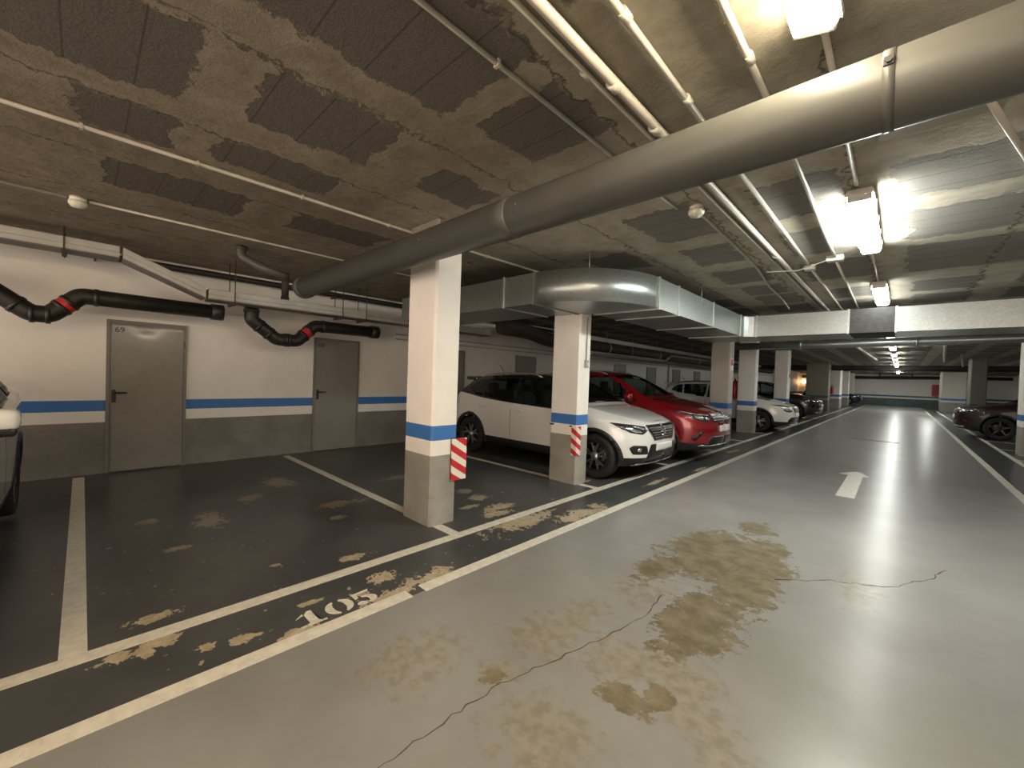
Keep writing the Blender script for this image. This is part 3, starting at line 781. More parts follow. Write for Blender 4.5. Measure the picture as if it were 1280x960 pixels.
conduit([(-.59, 5.76, zc-.018), (-.62, 9.6, zc-.018)], .015, 'white ceiling conduit from the flat junction box to the crossing duct')
conduit([(-.28, 2.05, zc-.016), (-.285, 3.74, zc-.016)], .013, 'short conduit joining the cut-off lamp and the next lamp')
conduit([(-.28, 5.5, zc-.016), (-.28, 7.25, zc-.016)], .012, 'short conduit joining the two lit lamps beyond the big pipe')
conduit([(.22, 2.9, zc-.02), (.50, 3.95, zc-.02), (.9, 5.2, zc-.02)], .016, 'pale conduit running diagonally at the right edge below the pipe', clips=())
conduit([(-3.672, Y0, zc-.016), (-3.675, 3.0, zc-.016), (-3.64, 4.35, zc-.016)], .0135, 'white clipped conduit running above the bays towards the nearest column', clips=(-1.5, -.02, .55, 1.25, 2.05, 3.35))
conduit([(-5.335, Y0, zc-.016), (-5.333, -.11, zc-.016)], .012, 'thin white conduit entering the left smoke detector from the left edge')
conduit([(-5.332, .03, zc-.016), (-5.31, 3.5, zc-.016)], .012, 'thin white conduit running from the left smoke detector towards the big pipe')
conduit([(-1.25, 5.76, zc-.068), (-.95, 5.88, zc-.068), (-.665, 5.70, zc-.04)], .006, 'thin cross cable running to the flat junction box')
def detector(x, y, label):
    t = thing('smoke_detector', label, 'smoke detector', (x, y, zc), group='smoke detectors')
    bm = B(); lathe(bm, [(.0, 0), (.055, 0), (.055, -.03), (.0, -.03)], 'z', 24); obj('base', bm, M['detector'], t)
    bm = B(); lathe(bm, [(.05, -.03), (.062, -.038), (.062, -.062), (.045, -.085), (.0, -.09)], 'z', 24); obj('sensor_head', bm, M['detector'], t)
detector(-5.33, -.04, 'round white smoke detector at upper left over the bays')
detector(-1.275, 3.46, 'round white smoke detector just beyond the big pipe')
def jbox(x, y, label, sx, sy):
    t = thing('junction_box', label, 'junction box', (x, y, zc), group='ceiling junction boxes')
    bm = B(); box(bm, -sx, sx, -sy, sy, -.05, -.001, .005); obj('box_body', bm, M['box'], t)
    bm = B(); box(bm, -sx+.005, sx-.005, -sy+.005, sy-.005, -.06, -.05, .003); obj('lid', bm, M['box'], t)
jbox(-.85, 5.98, 'small square junction box on the ceiling left of the first lit lamp', .055, .055)
jbox(-.585, 5.70, 'wider flat junction box on the ceiling beside the first lit lamp', .075, .05)
# pale insulation board fixed to the ceiling behind the pipe
t = thing('ceiling_panel', 'pale glossy rectangular panel on the ceiling behind the pipe strap', 'panel', (.02, 3.06, zc))
bm = B(); box(bm, -.17, .30, -.13, .13, -.014, -.0005, .003); obj('board', bm, mat('pale_board', (.34, .31, .24), .3, 0, .1, 4), t)
bm = B(); box(bm, -.175, .305, -.134, -.13, -.016, -.0005); obj('edge_trim', bm, M['housing'], t)

# far end services
t = thing('round_pipe', 'shiny round pipe crossing the lane just behind the flat duct', 'pipe', (0, 13.2, 2.56))
bm = B(); tube(bm, [(-4.5, 0, -.02), (-1.2, 0, 0), (2.6, .2, .06), (4.6, .2, .10)], .10, 24); obj('pipe_barrel', bm, M['galv'], t)
for x in (-2.0, .2, 2.6):
    bm = B(); lathe(bm, [(.102, -.03), (.112, -.03), (.112, .03), (.102, .03)], 'x', 24, (x, .0 if x < 1 else .2, .0 if x < 1 else .06)); tube(bm, [(x, .02, .08), (x, .02, HC-2.56)], .008, 6); obj('joint_collar', bm, M['seam'], t)
t = thing('dark_beam', 'dark flat beam crossing under the ceiling far down the lane', 'beam', (0, 33.9, 2.58))
bm = B(); box(bm, -7.4, 6.3, -.2, .2, 0, HC-2.58-.001, .01); obj('beam_body', bm, M['beam'], t)
bm = B(); tube(bm, [(-7.3, -.27, .05), (6.2, -.27, .05)], .05, 10); obj('beam_pipe', bm, M['darkpipe'], t)
t = thing('dark_pipe', 'dark lumpy pipe high along the far wall', 'pipe', (0, 49.8, 2.50))
bm = B(); tube(bm, [(-7.3, 0, -.04), (-1, 0, 0), (1.8, 0, .06), (6.2, 0, .08)], .13, 16); obj('pipe_barrel', bm, M['darkpipe'], t)
for x in (-4, -1.5, .6):
    bm = B(); tube(bm, [(x, 0, 0), (x, 0, HC-2.5)], .04, 8); obj('hanger', bm, M['darkpipe'], t)
for k, (x, y) in enumerate(((-1.2, 20.5), (.9, 22.0), (1.6, 27.0))):
    conduit([(x, y-4, zc-.043), (x+.25*(k+1), y+6, zc-.043)], .045, 'distant pale pipe under the ceiling beyond the crossing duct', group='distant ceiling pipes')

# ------------------------------------------------------------------ cars
def lerp_tab(tab, s):
    if s <= tab[0][0]: return tab[0][1]
    for i in range(len(tab)-1):
        (a, va), (b, vb) = tab[i], tab[i+1]
        if s <= b:
            t = (s-a)/(b-a)
            ma = 0 if i == 0 else (vb-tab[i-1][1])/(b-tab[i-1][0])
            mb = 0 if i+2 >= len(tab) else (tab[i+2][1]-va)/(tab[i+2][0]-a)
            d = (vb-va)/(b-a)
            # monotone limiting
            if d == 0: ma = mb = 0
            else:
                if ma/d < 0: ma = 0
                if mb/d < 0: mb = 0
                ma = max(-3*abs(d), min(3*abs(d), ma)); mb = max(-3*abs(d), min(3*abs(d), mb))
            h = b-a
            return (2*t**3-3*t*t+1)*va+(t**3-2*t*t+t)*h*ma+(-2*t**3+3*t*t)*vb+(t**3-t*t)*h*mb
    return tab[-1][1]

# tables for a 4.14 x 1.78 x 1.54 m crossover, x forward from the middle
T_CEN = [(-2.07, .98), (-1.98, 1.0), (-1.90, 1.10), (-1.72, 1.40), (-1.55, 1.455), (-1.0, 1.515), (-.35, 1.535), (.10, 1.495), (.28, 1.45), (.65, 1.25), (.98, 1.055), (1.2, 1.025), (1.5, .985), (1.8, .935), (1.95, .90), (2.07, .85)]
T_K7 = [(-2.07, .97), (-1.98, .99), (-1.90, 1.07), (-1.72, 1.31), (-1.55, 1.37), (-1.0, 1.435), (-.35, 1.455), (.10, 1.425), (.28, 1.385), (.65, 1.215), (.98, 1.045), (1.2, 1.01), (1.5, .965), (1.8, .91), (1.95, .88), (2.07, .835)]
T_K7Y = [(-2.07, .80), (-1.9, .74), (-1.7, .66), (-1.0, .70), (-.3, .715), (.28, .70), (.65, .74), (.98, .80), (1.3, .78), (1.7, .74), (2.07, .72)]
T_BELT = [(-2.07, .96), (-1.95, .975), (-1.75, 1.12), (-1.45, 1.09), (-1.1, 1.045), (-.5, 1.0), (.3, .965), (.95, .945), (1.4, .90), (1.8, .85), (2.07, .79)]
XF = [(0, 1.93), (.2, 1.99), (.33, 2.05), (.5, 2.07), (.62, 2.065), (.75, 2.04), (.85, 1.98), (.93, 1.90), (1.1, 1.8), (1.6, 1.8)]
XR_ = [(0, -1.93), (.25, -2.0), (.38, -2.05), (.55, -2.07), (.72, -2.04), (.9, -2.0), (1.05, -2.01), (1.2, -2.02), (1.4, -1.98), (1.6, -1.94)]

def car_surface(sx, sy, sz, wheels_x, ra, nose=0.):
    """outer skin as a list of (quad verts, region, ring index); returns bmesh verts grid"""
    hw = .89*sy
    def section(s):
        xs, p = 1.32, 3.2
        if s > xs: w = max(0, 1-((s-xs)/(2.07-xs))**p)**(1/p)
        elif s < -1.55: w = max(0, 1-((-1.55-s)/(2.07-1.55))**3.6)**(1/3.6)
        else: w = 1
        # slight plan taper
        w *= 1-.035*max(0, (abs(s)-.9)/1.2)**2
        w = max(w, .001)
        zb = .20 + (.06 if s > 1.75 else 0)*((s-1.75)/.32 if s > 1.75 else 0)+(.08*((-1.7-s)/.37) if s < -1.7 else 0)
        bz, kz, cz, ky = lerp_tab(T_BELT, s), lerp_tab(T_K7, s), lerp_tab(T_CEN, s), lerp_tab(T_K7Y, s)
        kz = max(kz, bz+.012); cz = max(cz, kz+.004)
        ctl = [(0, zb), (.70, zb), (.93, zb+.015), (.972, .30), (.985, .36), (1.0, .58), (.995, bz-.16), (.985, bz-.05), (.955, bz), ((.955+ky)/2+.012, (bz+kz)/2), (ky, kz), (ky*.90, kz+(cz-kz)*.42), (ky*.55, kz+(cz-kz)*.84), (0, cz)]
        return [(y*w*hw/sy, z) for y, z in ctl]
    subs = [3, 2, 2, 1, 4, 4, 3, 2, 5, 5, 2, 4, 5]
    # stations: dense at both ends
    st = []
    N = 96
    for k in range(N+1): st.append(-1.5+2.85*k/N)
    for k in range(1, 31): st.append(1.35+.72*math.sin(PI/2*k/30))
    st = [-1.5-.57*math.sin(PI/2*k/24) for k in range(24, 0, -1)]+st
    grid = []
    for s in st:
        c = section(s); ring = []
        for i in range(len(c)-1):
            p0 = c[max(0, i-1)]; p1 = c[i]; p2 = c[i+1]; p3 = c[min(len(c)-1, i+2)]
            lin = i in (0, 1, 2, 3, 8, 9)
            for q in range(subs[i]):
                t = q/subs[i]
                if lin: y = p1[0]+(p2[0]-p1[0])*t; z = p1[1]+(p2[1]-p1[1])*t
                else:
                    f = lambda a, b, cc, d: .5*(2*b+(cc-a)*t+(2*a-5*b+4*cc-d)*t*t+(3*b-a-3*cc+d)*t**3)
                    y = f(p0[0], p1[0], p2[0], p3[0]); z = f(p0[1], p1[1], p2[1], p3[1])
                ring.append((max(0, y), z, i))
        ring.append((*c[-1], len(c)-1))
        out = []
        for y, z, i in ring:
            x = s
            if s > 1.0: x = 1.0+(s-1.0)*(lerp_tab(XF, z)+nose-1.0)/1.07 if z < 1.1 else s
            if s < -1.0: x = -1.0+(s+1.0)*(lerp_tab(XR_, z)+1.0)/(-1.07)
            out.append((x*sx, y*sy, z*sz, i, s))
        grid.append(out)
    return grid

def in_poly(poly, a, b):
    c = False; n = len(poly)
    for i in range(n):
        (x0, y0), (x1, y1) = poly[i], poly[i-1]
        if (y0 > b) != (y1 > b) and a < (x1-x0)*(b-y0)/(y1-y0)+x0: c = not c
    return c

def round_poly(poly, rad, n=4):
    out = []
    m = len(poly)
    for i in range(m):
        a, b, c = Vector(poly[i-1]), Vector(poly[i]), Vector(poly[(i+1) % m])
        r = min(rad, (a-b).length*.45, (c-b).length*.45)
        p0 = b+(a-b).normalized()*r; p2 = b+(c-b).normalized()*r
        for k in range(n+1):
            t = k/n; q = p0*(1-t)**2+b*2*t*(1-t)+p2*t*t; out.append((q.x, q.y))
    return out

def project_panel(bvh, poly, view, off, step=.05, depth=.012, side=1):
    """lay a 2D outline onto the skin: view 'side' (x,z), 'front'/'rear' (y,z)"""
    t = bmesh.new()
    vs = [t.verts.new((a, b, 0)) for a, b in poly]
    f = t.faces.new(vs); 
    lo = [min(p[i] for p in poly) for i in (0, 1)]; hi = [max(p[i] for p in poly) for i in (0, 1)]
    for ax in (0, 1):
        k = math.ceil(lo[ax]/step)*step
        while k < hi[ax]:
            no = Vector((1, 0, 0)) if ax == 0 else Vector((0, 1, 0))
            if k > lo[ax]+.001:
                bmesh.ops.bisect_plane(t, geom=list(t.verts)+list(t.edges)+list(t.faces), plane_co=no*k, plane_no=no)
            k += step
    out = bmesh.new(); vm = {}
    for v in list(t.verts):
        a, b = v.co.x, v.co.y
        if view == 'side': o, d = Vector((a, side*3, b)), Vector((0, -side, 0))
        elif view == 'front': o, d = Vector((4, a, b)), Vector((-1, 0, 0))
        else: o, d = Vector((-4, a, b)), Vector((1, 0, 0))
        h = bvh.ray_cast(o, d)
        if h[0] is None:
            h2 = bvh.find_nearest(o+d*2.2); p, nn = h2[0], h2[1]
        else: p, nn = h[0], h[1]
        if nn.dot(d) > 0: nn = -nn
        vm[v] = (out.verts.new(p+nn*off), out.verts.new(p+nn*(off-depth)))
    for f in t.faces:
        out.faces.new([vm[v][0] for v in f.verts])
    bnd = [e for e in t.edges if len(e.link_faces) == 1]
    for e in bnd:
        a, b = e.verts
        out.faces.new((vm[a][0], vm[b][0], vm[b][1], vm[a][1]))
    bmesh.ops.recalc_face_normals(out, faces=list(out.faces))
    # outward: first face should face along -d
    ref = Vector((0, side, 0)) if view == 'side' else Vector((1 if view == 'front' else -1, 0, 0))
    if sum(f.normal.dot(ref)*f.calc_area() for f in out.faces) < 0:
        bmesh.ops.reverse_faces(out, faces=list(out.faces))
    for f in out.faces: f.smooth = True
    t.free()
    return out

def wheel_mesh(r, wdt, style):
    """wheel lying along y, outer face at -y ... returns tyre bm, rim bm, spoke bm"""
    ty = B(); rr = r*.66
    lathe(ty, [(rr, -wdt*.40), (rr+.012, -wdt*.47), (r*.86, -wdt*.5), (r*.965, -wdt*.46), (r, -wdt*.34), (r, wdt*.34), (r*.965, wdt*.46), (r*.86, wdt*.5), (rr, wdt*.45)], 'y', 40, cap=False)
    rim = B()
    lathe(rim, [(rr+.006, -wdt*.44), (rr-.008, -wdt*.46), (rr-.02, -wdt*.40), (rr-.03, -wdt*.1), (rr-.04, wdt*.4)], 'y', 40, cap=False)
    disc = B(); lathe(disc, [(.02, -wdt*.05), (rr-.03, -wdt*.08), (rr-.03, -wdt*.02), (.02, 0)], 'y', 32)
    sp = B()
    def bar(a0, r0, a1, r1, w0, w1, y0, y1):
        p = Vector((math.cos(a0)*r0, 0, math.sin(a0)*r0)); q = Vector((math.cos(a1)*r1, 0, math.sin(a1)*r1))
        n = Vector((-(q-p).z, 0, (q-p).x)).normalized()
        vs = []
        for c, ww, yy in ((p, w0, y0), (q, w1, y1)):
            vs.append([sp.verts.new(c+n*s*ww+Vector((0, h, 0))) for s, h in ((-1, yy+.03), (-.8, yy), (.8, yy), (1, yy+.03))])
        for k in range(4): sp.faces.new((vs[0][k], vs[0][(k+1) % 4], vs[1][(k+1) % 4], vs[1][k]))
        sp.faces.new(vs[0]); sp.faces.new(vs[1][::-1])
    for k in range(5):
        a = 2*PI*k/5+.3
        y0 = -wdt*.40
        if style == 'twin':
            bar(a-.05, .05, a-.27, rr-.012, .012, .011, y0, y0-.005); bar(a+.05, .05, a+.27, rr-.012, .012, .011, y0, y0-.005)
            bar(a-.17, rr*.62, a+.17, rr*.62, .008, .008, y0+.008, y0+.008)
        elif style == 'five':
            bar(a, .04, a, rr-.012, .035, .022, y0, y0-.005)
        else:
            bar(a-.1, .05, a-.2, rr-.012, .014, .018, y0, y0); bar(a+.1, .05, a+.2, rr-.012, .014, .018, y0, y0)
    lathe(sp, [(.0, -wdt*.42), (.05, -wdt*.42), (.06, -wdt*.36), (.06, -wdt*.2)], 'y', 20)
    bmesh.ops.recalc_face_normals(sp, faces=list(sp.faces))
    return ty, rim, disc, sp

def make_car(kind, label, paint, roof, L=4.14, Wd=1.78, H=1.54, wf=1.24, wr=-1.33, R=.33, spoke='twin', fascia='A', nose=0., clad=True, roof_rail=True, group=None):
    sx, sy, sz = L/4.14, Wd/1.78, H/1.54
    wf *= sx; wr *= sx
    t = thing('car', label, 'car', (0, 0, 0), group=group)
    ra = R+.045
    g = car_surface(sx, sy, sz, (wf, wr), ra, nose)
    n = len(g[0])
    # windows as outlines seen from the side (x,z) and from the front/rear (y,z)
    S2 = lambda pts: [(a*sx, b*sz) for a, b in pts]
    glass_front = S2([(.83, .985), (.35, 1.32), (.16, 1.405), (-.28, 1.42), (-.30, 1.0)])
    glass_rear = S2([(-.36, 1.003), (-.34, 1.42), (-1.0, 1.395), (-1.10, 1.385), (-1.04, 1.07)])
    glass_quarter = S2([(-1.10, 1.085), (-1.15, 1.38), (-1.36, 1.345), (-1.50, 1.20), (-1.45, 1.15)])
    wscreen = [(-.62*sy, 1.085*sz), (.62*sy, 1.085*sz), (.60*sy, 1.2*sz), (.545*sy, 1.435*sz), (0, 1.468*sz), (-.545*sy, 1.435*sz), (-.60*sy, 1.2*sz)]
    rscreen = [(-.56*sy, 1.08*sz), (.56*sy, 1.08*sz), (.46*sy, 1.36*sz), (-.46*sy, 1.36*sz)]
    side_polys = [round_poly(p, .03) for p in (glass_front, glass_rear, glass_quarter)]
    ws = round_poly(wscreen, .04); rs = round_poly(rscreen, .05)
    full = bmesh.new()
    def build(target, cond):
        vm = {}
        for i in range(len(g)-1):
            for j in range(n-1):
                q = [g[i][j], g[i+1][j], g[i+1][j+1], g[i][j+1]]
                if not cond(i, j, q): continue
                for s in (1, -1):
                    ids = [(i, j, s), (i+1, j, s), (i+1, j+1, s), (i, j+1, s)]
                    vv = []
                    for id_, p in zip(ids, q):
                        key = (id_[0], id_[1], s if p[1] > 1e-6 else 0)
                        if key not in vm: vm[key] = target.verts.new((p[0], s*p[1], p[2]))
                        vv.append(vm[key])
                    vv = list(dict.fromkeys(vv))
                    if len(vv) < 3: continue
                    if s < 0: vv = vv[::-1]
                    try:
                        f = target.faces.new(vv); f.smooth = True
                    except ValueError: pass
        bmesh.ops.recalc_face_normals(target, faces=list(target.faces))
    build(full, lambda i, j, q: True)
    bvh = BVHTree.FromBMesh(full)
    def cen(q): return [sum(p[k] for p in q)/4 for k in range(3)]
    def is_arch(q):
        x, y, z = cen(q)
        return y > .52*Wd/2 and any((x-wx)**2+(z-R)**2 < (ra+.012)**2 for wx in (wf, wr))
    def is_window(q):
        x, y, z = cen(q); i = q[0][3]
        if i in (8, 9) and any(in_poly(p, x, z) for p in side_polys): return True
        if i >= 9 and x > 0 and in_poly(ws, y, z) and x < 1.0*sx: return True
        if i >= 9 and x < -1.5*sx and in_poly(rs, y, z): return True
        return False
    def is_roof(q):
        x, y, z = cen(q); i = q[0][3]
        return roof is not None and i >= 8 and -1.86*sx < x < .93*sx
    def is_clad(q): return clad and q[0][3] < 4
    bm = B(); build(bm, lambda i, j, q: not (is_arch(q) or is_window(q) or is_roof(q) or is_clad(q))); obj('body', bm, paint, t)
    if roof is not None:
        bm = B(); build(bm, lambda i, j, q: is_roof(q) and not is_window(q)); obj('roof', bm, roof, t)
    if clad:
        bm = B(); build(bm, lambda i, j, q: is_clad(q) and not is_arch(q)); obj('lower_cladding', bm, M['cladding'], t)
    for p in (ws,): obj('windscreen', project_panel(bvh, p, 'front', .004, .06), M['glass'], t)
    obj('rear_window', project_panel(bvh, rs, 'rear', .004, .06), M['glass'], t)
    for s in (1, -1):
        for p in side_polys: obj('side_window', project_panel(bvh, p, 'side', .004, .08, side=s), M['glass'], t)
        # seams and handles
        for xx in (.86, -.33, -1.05):
            zt = .93 if xx > 0 else .97
            pl = [(xx*sx-.004, .40*sz), (xx*sx+.004, .40*sz), (xx*sx+.004+(.02 if xx > 0 else 0), zt*sz), (xx*sx-.004+(.02 if xx > 0 else 0), zt*sz)]
            if xx > -1: obj('door_seam', project_panel(bvh, pl, 'side', .001, .08, .003, s), M['black'], t)
        for xx in (-.12, -.98):
            pl = round_poly([(xx*sx-.10, .87*sz), (xx*sx+.07, .86*sz), (xx*sx+.07, .89*sz), (xx*sx-.10, .90*sz)], .01)
            obj('door_handle', project_panel(bvh, pl, 'side', .022, .04, .03, s), paint, t)
        # mirror
        bm = B(); box(bm, .66*sx, .80*sx, s*(Wd/2+.055)-.085, s*(Wd/2+.055)+.085, .995*sz, 1.125*sz, .045, 3)
        for f in bm.faces: f.smooth = True
        o = obj('door_mirror', bm, M['black'] if roof is not None else paint, t)
        bm = B(); box(bm, .665*sx, .795*sx, s*(Wd/2+.045)-.082, s*(Wd/2+.045)+.082, .965*sz, 1.02*sz, .02, 2)
        tube(bm, [(.74*sx, s*(Wd/2-.10), .965*sz), (.74*sx, s*(Wd/2+.03), .99*sz)], .025, 8)
        obj('mirror_base', bm, M['black'], o)
        # wheel arches
        for wx in (wf, wr):
            arcs = [(wx+math.cos(a)*q, R+math.sin(a)*q) for q, rng in ((ra+.045, range(0, 25)), (ra-.012, range(24, -1, -1))) for a in [math.radians(-14+208*k/24) for k in rng]]
            obj('wheel_arch', project_panel(bvh, arcs, 'side', .008, .06, .05, s), M['cladding'] if clad else M['black'], t)
            bm = B(); lathe(bm, [(ra+.02, -.16), (ra+.02, .16)], 'y', 28, (wx, s*(Wd/2-.19), R))
            bmesh.ops.delete(bm, geom=[f for f in bm.faces if len(f.verts) > 4 and f.calc_center_median().y*s > Wd/2-.19], context='FACES')
            bmesh.ops.delete(bm, geom=[v for v in bm.verts if v.co.z < .21], context='VERTS')
            obj('wheel_well', bm, M['black'], t)
        if roof_rail:
            pts = []
            for k in range(13):
                x = (-1.35+1.45*k/12)*sx
                h = bvh.ray_cast(Vector((x, s*.575*sy, 3)), Vector((0, 0, -1)))
                pts.append(h[0]+Vector((0, 0, .03 if 0 < k < 12 else .0)))
            bm = B(); tube(bm, pts, .012, 8); obj('roof_rail', bm, M['zinc'] if fascia != 'C' else M['black'], t)
    # wheels
    for wx in (wf, wr):
        for s in (1, -1):
            ty, rim, disc, sp = wheel_mesh(R, .215, spoke)
            o = obj('wheel', ty, M['tyre'], t); o.location = (wx, s*(Wd/2-.125), R); o.rotation_euler = (0, 0, 0 if s < 0 else PI)
            obj('rim_barrel', rim, M['rimdark'], o); obj('brake_disc', disc, M['rimdark'], o); obj('spokes', sp, M['rim'], o)
    # seats
    for xx, yy, nm in ((-.05, .36, 'front_seat'), (-.05, -.36, 'front_seat'), (-.85, 0, 'rear_seat')):
        wd = .25 if yy else .60
        bm = B(); box(bm, (xx-.28)*sx, (xx+.25)*sx, yy-wd, yy+wd, .35, .62*sz, .05)
        t2 = bmesh.new(); bmesh.ops.create_cube(t2, size=1); bmesh.ops.bevel(t2, geom=list(t2.edges), offset=.12, segments=2, affect='EDGES')
        merge(bm, t2, 0, Matrix.Translation(((xx-.36)*sx, yy, .87*sz)) @ Matrix.Rotation(-.22, 4, 'Y') @ Matrix.Diagonal((.13, wd*1.9, .62*sz, 1)))
        for hy in ((yy,) if yy else (-.36, .36)):
            t2 = bmesh.new(); bmesh.ops.create_cube(t2, size=1); bmesh.ops.bevel(t2, geom=list(t2.edges), offset=.15, segments=2, affect='EDGES')
            merge(bm, t2, 0, Matrix.Translation(((xx-.44)*sx, hy, 1.23*sz)) @ Matrix.Diagonal((.09, .26, .17, 1)))
        obj(nm, bm, M['seat'], t)
    bm = B(); box(bm, .45*sx, .95*sx, -.68*sy, .68*sy, .62*sz, .99*sz, .06); obj('dashboard', bm, M['seat'], t)
    # antenna and rear spoiler
    h = bvh.ray_cast(Vector((-1.30*sx, 0, 3)), Vector((0, 0, -1)))[0]
    bm = B(); tube(bm, [h, h+Vector((-.05, 0, .05)), h+Vector((-.16, 0, .20))], .006, 6); obj('antenna', bm, M['black'], t)
    bm = B(); box(bm, -1.86*sx, -1.54*sx, -.56*sy, .56*sy, 1.36*sz, 1.435*sz, .03); obj('rear_spoiler', bm, roof or paint, t)
    # rear lamps, plate
    for s in (1, -1):
        pl = round_poly([(s*.45*sy, .93*sz), (s*.80*sy, .96*sz), (s*.84*sy, .82*sz), (s*.5*sy, .80*sz)], .03)
        obj('tail_light', project_panel(bvh, pl, 'rear', .008, .05), M['redlens'], t)
    obj('number_plate', project_panel(bvh, [(-.26, .68*sz), (.26, .68*sz), (.26, .79*sz), (-.26, .79*sz)], 'rear', .01, .1), M['plate'], t)
    # ---- front
    def F_(name, poly, m, off=.008, rad=.02, parent=None, step=.04, scale=True, depth=.014):
        pl = [(a*sy, b*sz) for a, b in poly] if scale else poly
        if rad: pl = round_poly(pl, rad, 3)
        return obj(name, project_panel(bvh, pl, 'front', off, step, depth), m, parent or t)
    mir = lambda pl: [(-a, b) for a, b in pl][::-1]
    def ring_poly(cx, cz, r0, r1, n=20):
        return [(cx+math.cos(2*PI*k/n)*r1, cz+math.sin(2*PI*k/n)*r1) for k in range(n+1)]+[(cx+math.cos(2*PI*k/n)*r0, cz+math.sin(2*PI*k/n)*r0) for k in range(n, -1, -1)]
    if fascia == 'A':
        gr = [(-.40, .80), (.40, .80), (.43, .765), (.29, .60), (-.29, .60), (-.43, .765)]
        F_('grille_frame', [(a*1.07, .70+(b-.70)*1.16) for a, b in gr], M['chrome'], .005)
        o = F_('grille', gr, M['grille'], .010)
        for zz in (.635, .67, .705, .74, .775):
            hwid = .27+(zz-.60)/.165*.12
            F_('grille_bar', [(-hwid, zz-.0035), (hwid, zz-.0035), (hwid, zz+.0035), (-hwid, zz+.0035)], M['zinc'], .014, 0, o)
        # emblem
        e = F_('emblem', [(-.075, .655), (-.02, .655), (.075, .675), (.075, .70), (-.02, .69), (-.02, .70), (.075, .725), (.075, .745), (.02, .745), (-.075, .72), (-.075, .70), (.02, .705), (.02, .695), (-.075, .672)], M['chrome'], .022, 0, o)
        hl = [(.475, .795), (.455, .74), (.56, .69), (.72, .715), (.80, .77), (.845, .845), (.70, .825)]
        inner = [[(.50, .775), (.60, .80), (.68, .80), (.60, .775), (.53, .75)], [(.56, .71), (.68, .725), (.75, .765), (.70, .775), (.60, .745)]]
        fog = [(.49, .53), (.70, .545), (.745, .50), (.70, .415), (.45, .41)]
        for f in (lambda q: q, mir):
            o = F_('headlight', f(hl), M['lampdark'], .008, .015)
            for k, pl in enumerate(inner): F_('lamp_reflector', f(pl), M['headlamp'], .013, .006, o)
            o = F_('fog_light', f(fog), M['black'], .006, .02)
            F_('fog_lens', f([(.585, .50), (.635, .505), (.645, .45), (.595, .445)]), M['headlamp'], .012, .015, o)
        F_('lower_intake', [(-.40, .545), (.40, .545), (.47, .36), (.50, .29), (-.50, .29), (-.47, .36)], M['grille'], .006)
        F_('number_plate', [(-.26, .445), (.26, .445), (.26, .55), (-.26, .55)], M['plate'], .02, .006)
        F_('bumper_lip', [(-.62, .235), (.62, .235), (.60, .27), (-.60, .27)], M['zinc'], .012, .01)
    elif fascia == 'B':
        gr = [(-.44, .845), (.44, .845), (.47, .80), (.42, .70), (-.42, .70), (-.47, .80)]
        o = F_('grille', gr, M['grille'], .008)
        for zz in (.735, .77, .81, .838):
            F_('grille_bar', [(-.43, zz-.007), (.43, zz-.007), (.43, zz+.007), (-.43, zz+.007)], M['chrome'], .014, 0, o)
        e = F_('emblem', ring_poly(0, .775, .058, .07), M['chrome'], .024, 0, o, .05)
        F_('emblem', [(-.045, .81), (-.03, .81), (0, .755), (.03, .81), (.045, .81), (.01, .74), (-.01, .74)], M['chrome'], .024, 0, o)
        F_('emblem', [(-.05, .775), (-.038, .775), (-.02, .735), (0, .765), (.02, .735), (.038, .775), (.05, .775), (.025, .715), (0, .745), (-.025, .715)], M['chrome'], .024, 0, o)
        hl = [(.47, .79), (.50, .735), (.62, .715), (.74, .735), (.80, .79), (.86, .87), (.70, .84), (.55, .825)]
        inner = [[(.52, .77), (.60, .79), (.62, .745), (.55, .745)], [(.645, .80), (.75, .815), (.74, .755), (.655, .745)], [(.50, .815), (.70, .832), (.83, .862), (.70, .822), (.52, .805)]]
        for f in (lambda q: q, mir):
            o = F_('headlight', f(hl), M['lampdark'], .008, .012)
            for pl in inner: F_('lamp_reflector', f(pl), M['headlamp'], .013, .006, o)
            F_('bumper_slot', f([(.66, .56), (.70, .57), (.80, .44), (.76, .40)]), M['black'], .006, .01)
        F_('lower_intake', [(-.52, .47), (.52, .47), (.60, .33), (-.60, .33)], M['grille'], .006)
        F_('chrome_strip', [(-.70, .335), (.70, .335), (.71, .315), (-.71, .315)], M['chrome'], .016, .004)
        F_('number_plate', [(-.26, .545), (.26, .545), (.26, .645), (-.26, .645)], M['plate'], .02, .006)
    else:
        gr = [(-.36, .825), (.36, .825), (.39, .79), (.30, .64), (-.30, .64), (-.39, .79)]
        F_('grille_frame', [(a*1.06, .735+(b-.735)*1.14) for a, b in gr], M['chrome'], .005)
        o = F_('grille', gr, M['grille'], .010)
        for k in range(9):
            xx = -.28+.07*k
            F_('grille_bar', [(xx-.006, .655), (xx+.006, .655), (xx+.006, .81), (xx-.006, .81)], M['zinc'], .014, 0, o)
        F_('emblem', ring_poly(0, .87, .02, .035, 14), M['chrome'], .012, 0, None, .05)
        up = [(.44, .83), (.44, .80), (.62, .79), (.80, .82), (.85, .86), (.66, .845)]
        lo = [(.50, .745), (.50, .665), (.64, .65), (.74, .68), (.77, .74), (.64, .755)]
        for f in (lambda q: q, mir):
            o = F_('headlight', f(up), M['lampdark'], .008, .008)
            F_('lamp_reflector', f([(.47, .825), (.62, .832), (.78, .845), (.62, .818), (.47, .812)]), M['headlamp'], .012, .003, o)
            o = F_('fog_light', f(lo), M['lampdark'], .008, .03)
            F_('lamp_reflector', f([(.55, .73), (.68, .73), (.70, .69), (.57, .68)]), M['headlamp'], .013, .02, o)
        F_('lower_intake', [(-.55, .50), (.55, .50), (.66, .40), (.60, .33), (-.60, .33), (-.66, .40)], M['grille'], .006)
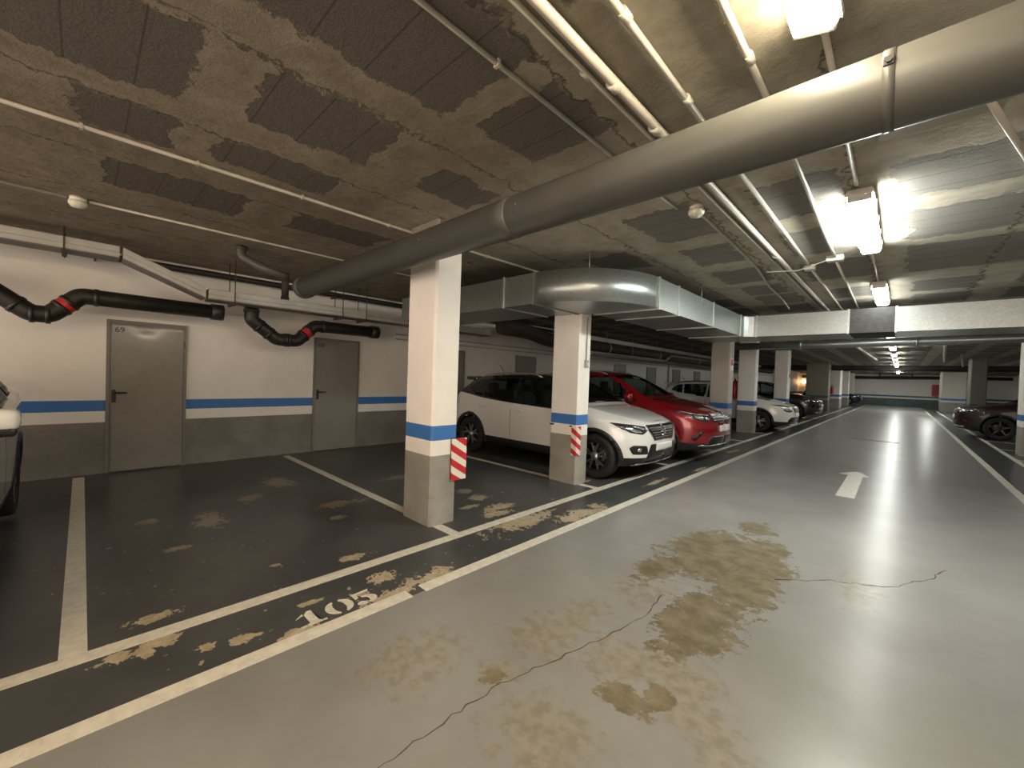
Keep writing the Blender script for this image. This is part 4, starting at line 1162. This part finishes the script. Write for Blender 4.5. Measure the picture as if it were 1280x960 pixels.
        F_('number_plate', [(-.26, .515), (.26, .515), (.26, .61), (-.26, .61)], M['plate'], .02, .006)
        F_('skid_strip', [(-.50, .27), (.50, .27), (.48, .30), (-.48, .30)], M['zinc'], .012, .01)
    full.free()
    return t

carA = make_car('A', 'white crossover with black roof parked behind the second column on the left', M['paint_white'], M['paint_black'], wf=1.30, wr=-1.36, nose=-.12)
carA.location = (-4.585, 6.04, 0); carA.scale = (1.04, 1.0, 1.0)
carB = make_car('B', 'shiny red SUV parked beside the white crossover', M['paint_red'], None, 4.5, 1.84, 1.66, 1.22, -1.30, .355, 'five', 'B')
carB.location = (-4.60, 8.22, 0)
carC = make_car('C', 'white crossover parked past the red SUV, half hidden by two columns', M['paint_white'], None, 4.24, 1.79, 1.55, 1.22, -1.32, .335, 'double', 'C')
carC.location = (-4.45, 15.36, 0)
REPAINT = ('body', 'door_handle', 'door_mirror', 'rear_spoiler')
def repaint(t, p):
    for c in children(t):
        if c.name.split('.')[0] in REPAINT and c.data.materials:
            c.material_slots[0].link = 'OBJECT'; c.material_slots[0].material = p
def another(src, label, paint, loc, rz):
    o = copy_tree(src); o['label'] = label; o.location = loc; o.rotation_euler = (0, 0, rz)
    repaint(o, paint); return o
another(carB, 'charcoal SUV parked in front of the wide dim pier, behind the further white car', M['paint_dark'], (-4.75, 22.4, 0), 0)
dr = another(carB, 'dark red car nosing out between the columns on the right side', M['paint_red_shaded'], (3.55, 20.4, 0), PI)
for wh in children(dr):
    for c in children(wh):
        if c.name.startswith('spokes'): c.material_slots[0].link = 'OBJECT'; c.material_slots[0].material = M['rimdark']  # spokes blackened too, so the wheel reads as lying in shade
another(carC, 'white car cut off at the left edge, only its mirror and side showing', M['paint_white'], (-4.52, -1.28, .03), 0)
another(carC, 'distant dark car showing one headlight by the last left column', M['paint_dark'], (-4.6, 46.6, 0), 0)

# ------------------------------------------------------------------ world, camera, view
w = D.worlds.new('world'); bpy.context.scene.world = w; w.use_nodes = True
bg = w.node_tree.nodes['Background']; bg.inputs[0].default_value = (1, .82, .68, 1); bg.inputs[1].default_value = .56  # warm fill light, added; it enters by the open end behind the camera
cam = D.cameras.new('camera'); co = D.objects.new('camera', cam); C.objects.link(co)
F, YAW, PIT, ROL = 511.95, .760748, -.018003, .034279
fw = Vector((-math.sin(YAW)*math.cos(PIT), math.cos(YAW)*math.cos(PIT), math.sin(PIT)))
r0 = Vector((math.cos(YAW), math.sin(YAW), 0)); u0 = r0.cross(fw)
r = r0*math.cos(ROL)+u0*math.sin(ROL); u = u0*math.cos(ROL)-r0*math.sin(ROL)
mw = Matrix((r, u, -fw)).transposed().to_4x4(); mw.translation = Vector((0, 0, 1.45))
co.matrix_world = mw
cam.sensor_fit = 'HORIZONTAL'; cam.sensor_width = 36; cam.lens = 36*F/1280; cam.clip_start = .02; cam.clip_end = 200
sc = bpy.context.scene
sc.camera = co
sc.view_settings.view_transform = 'Standard'; sc.view_settings.look = 'None'
sc.view_settings.gamma = 1; sc.view_settings.use_curve_mapping = False; sc.view_settings.exposure = 3.18
sc.cycles.max_bounces = 10; sc.cycles.diffuse_bounces = 5; sc.cycles.glossy_bounces = 4; sc.cycles.transparent_max_bounces = 12
sc.cycles.use_denoising = True; sc.cycles.sample_clamp_indirect = 6
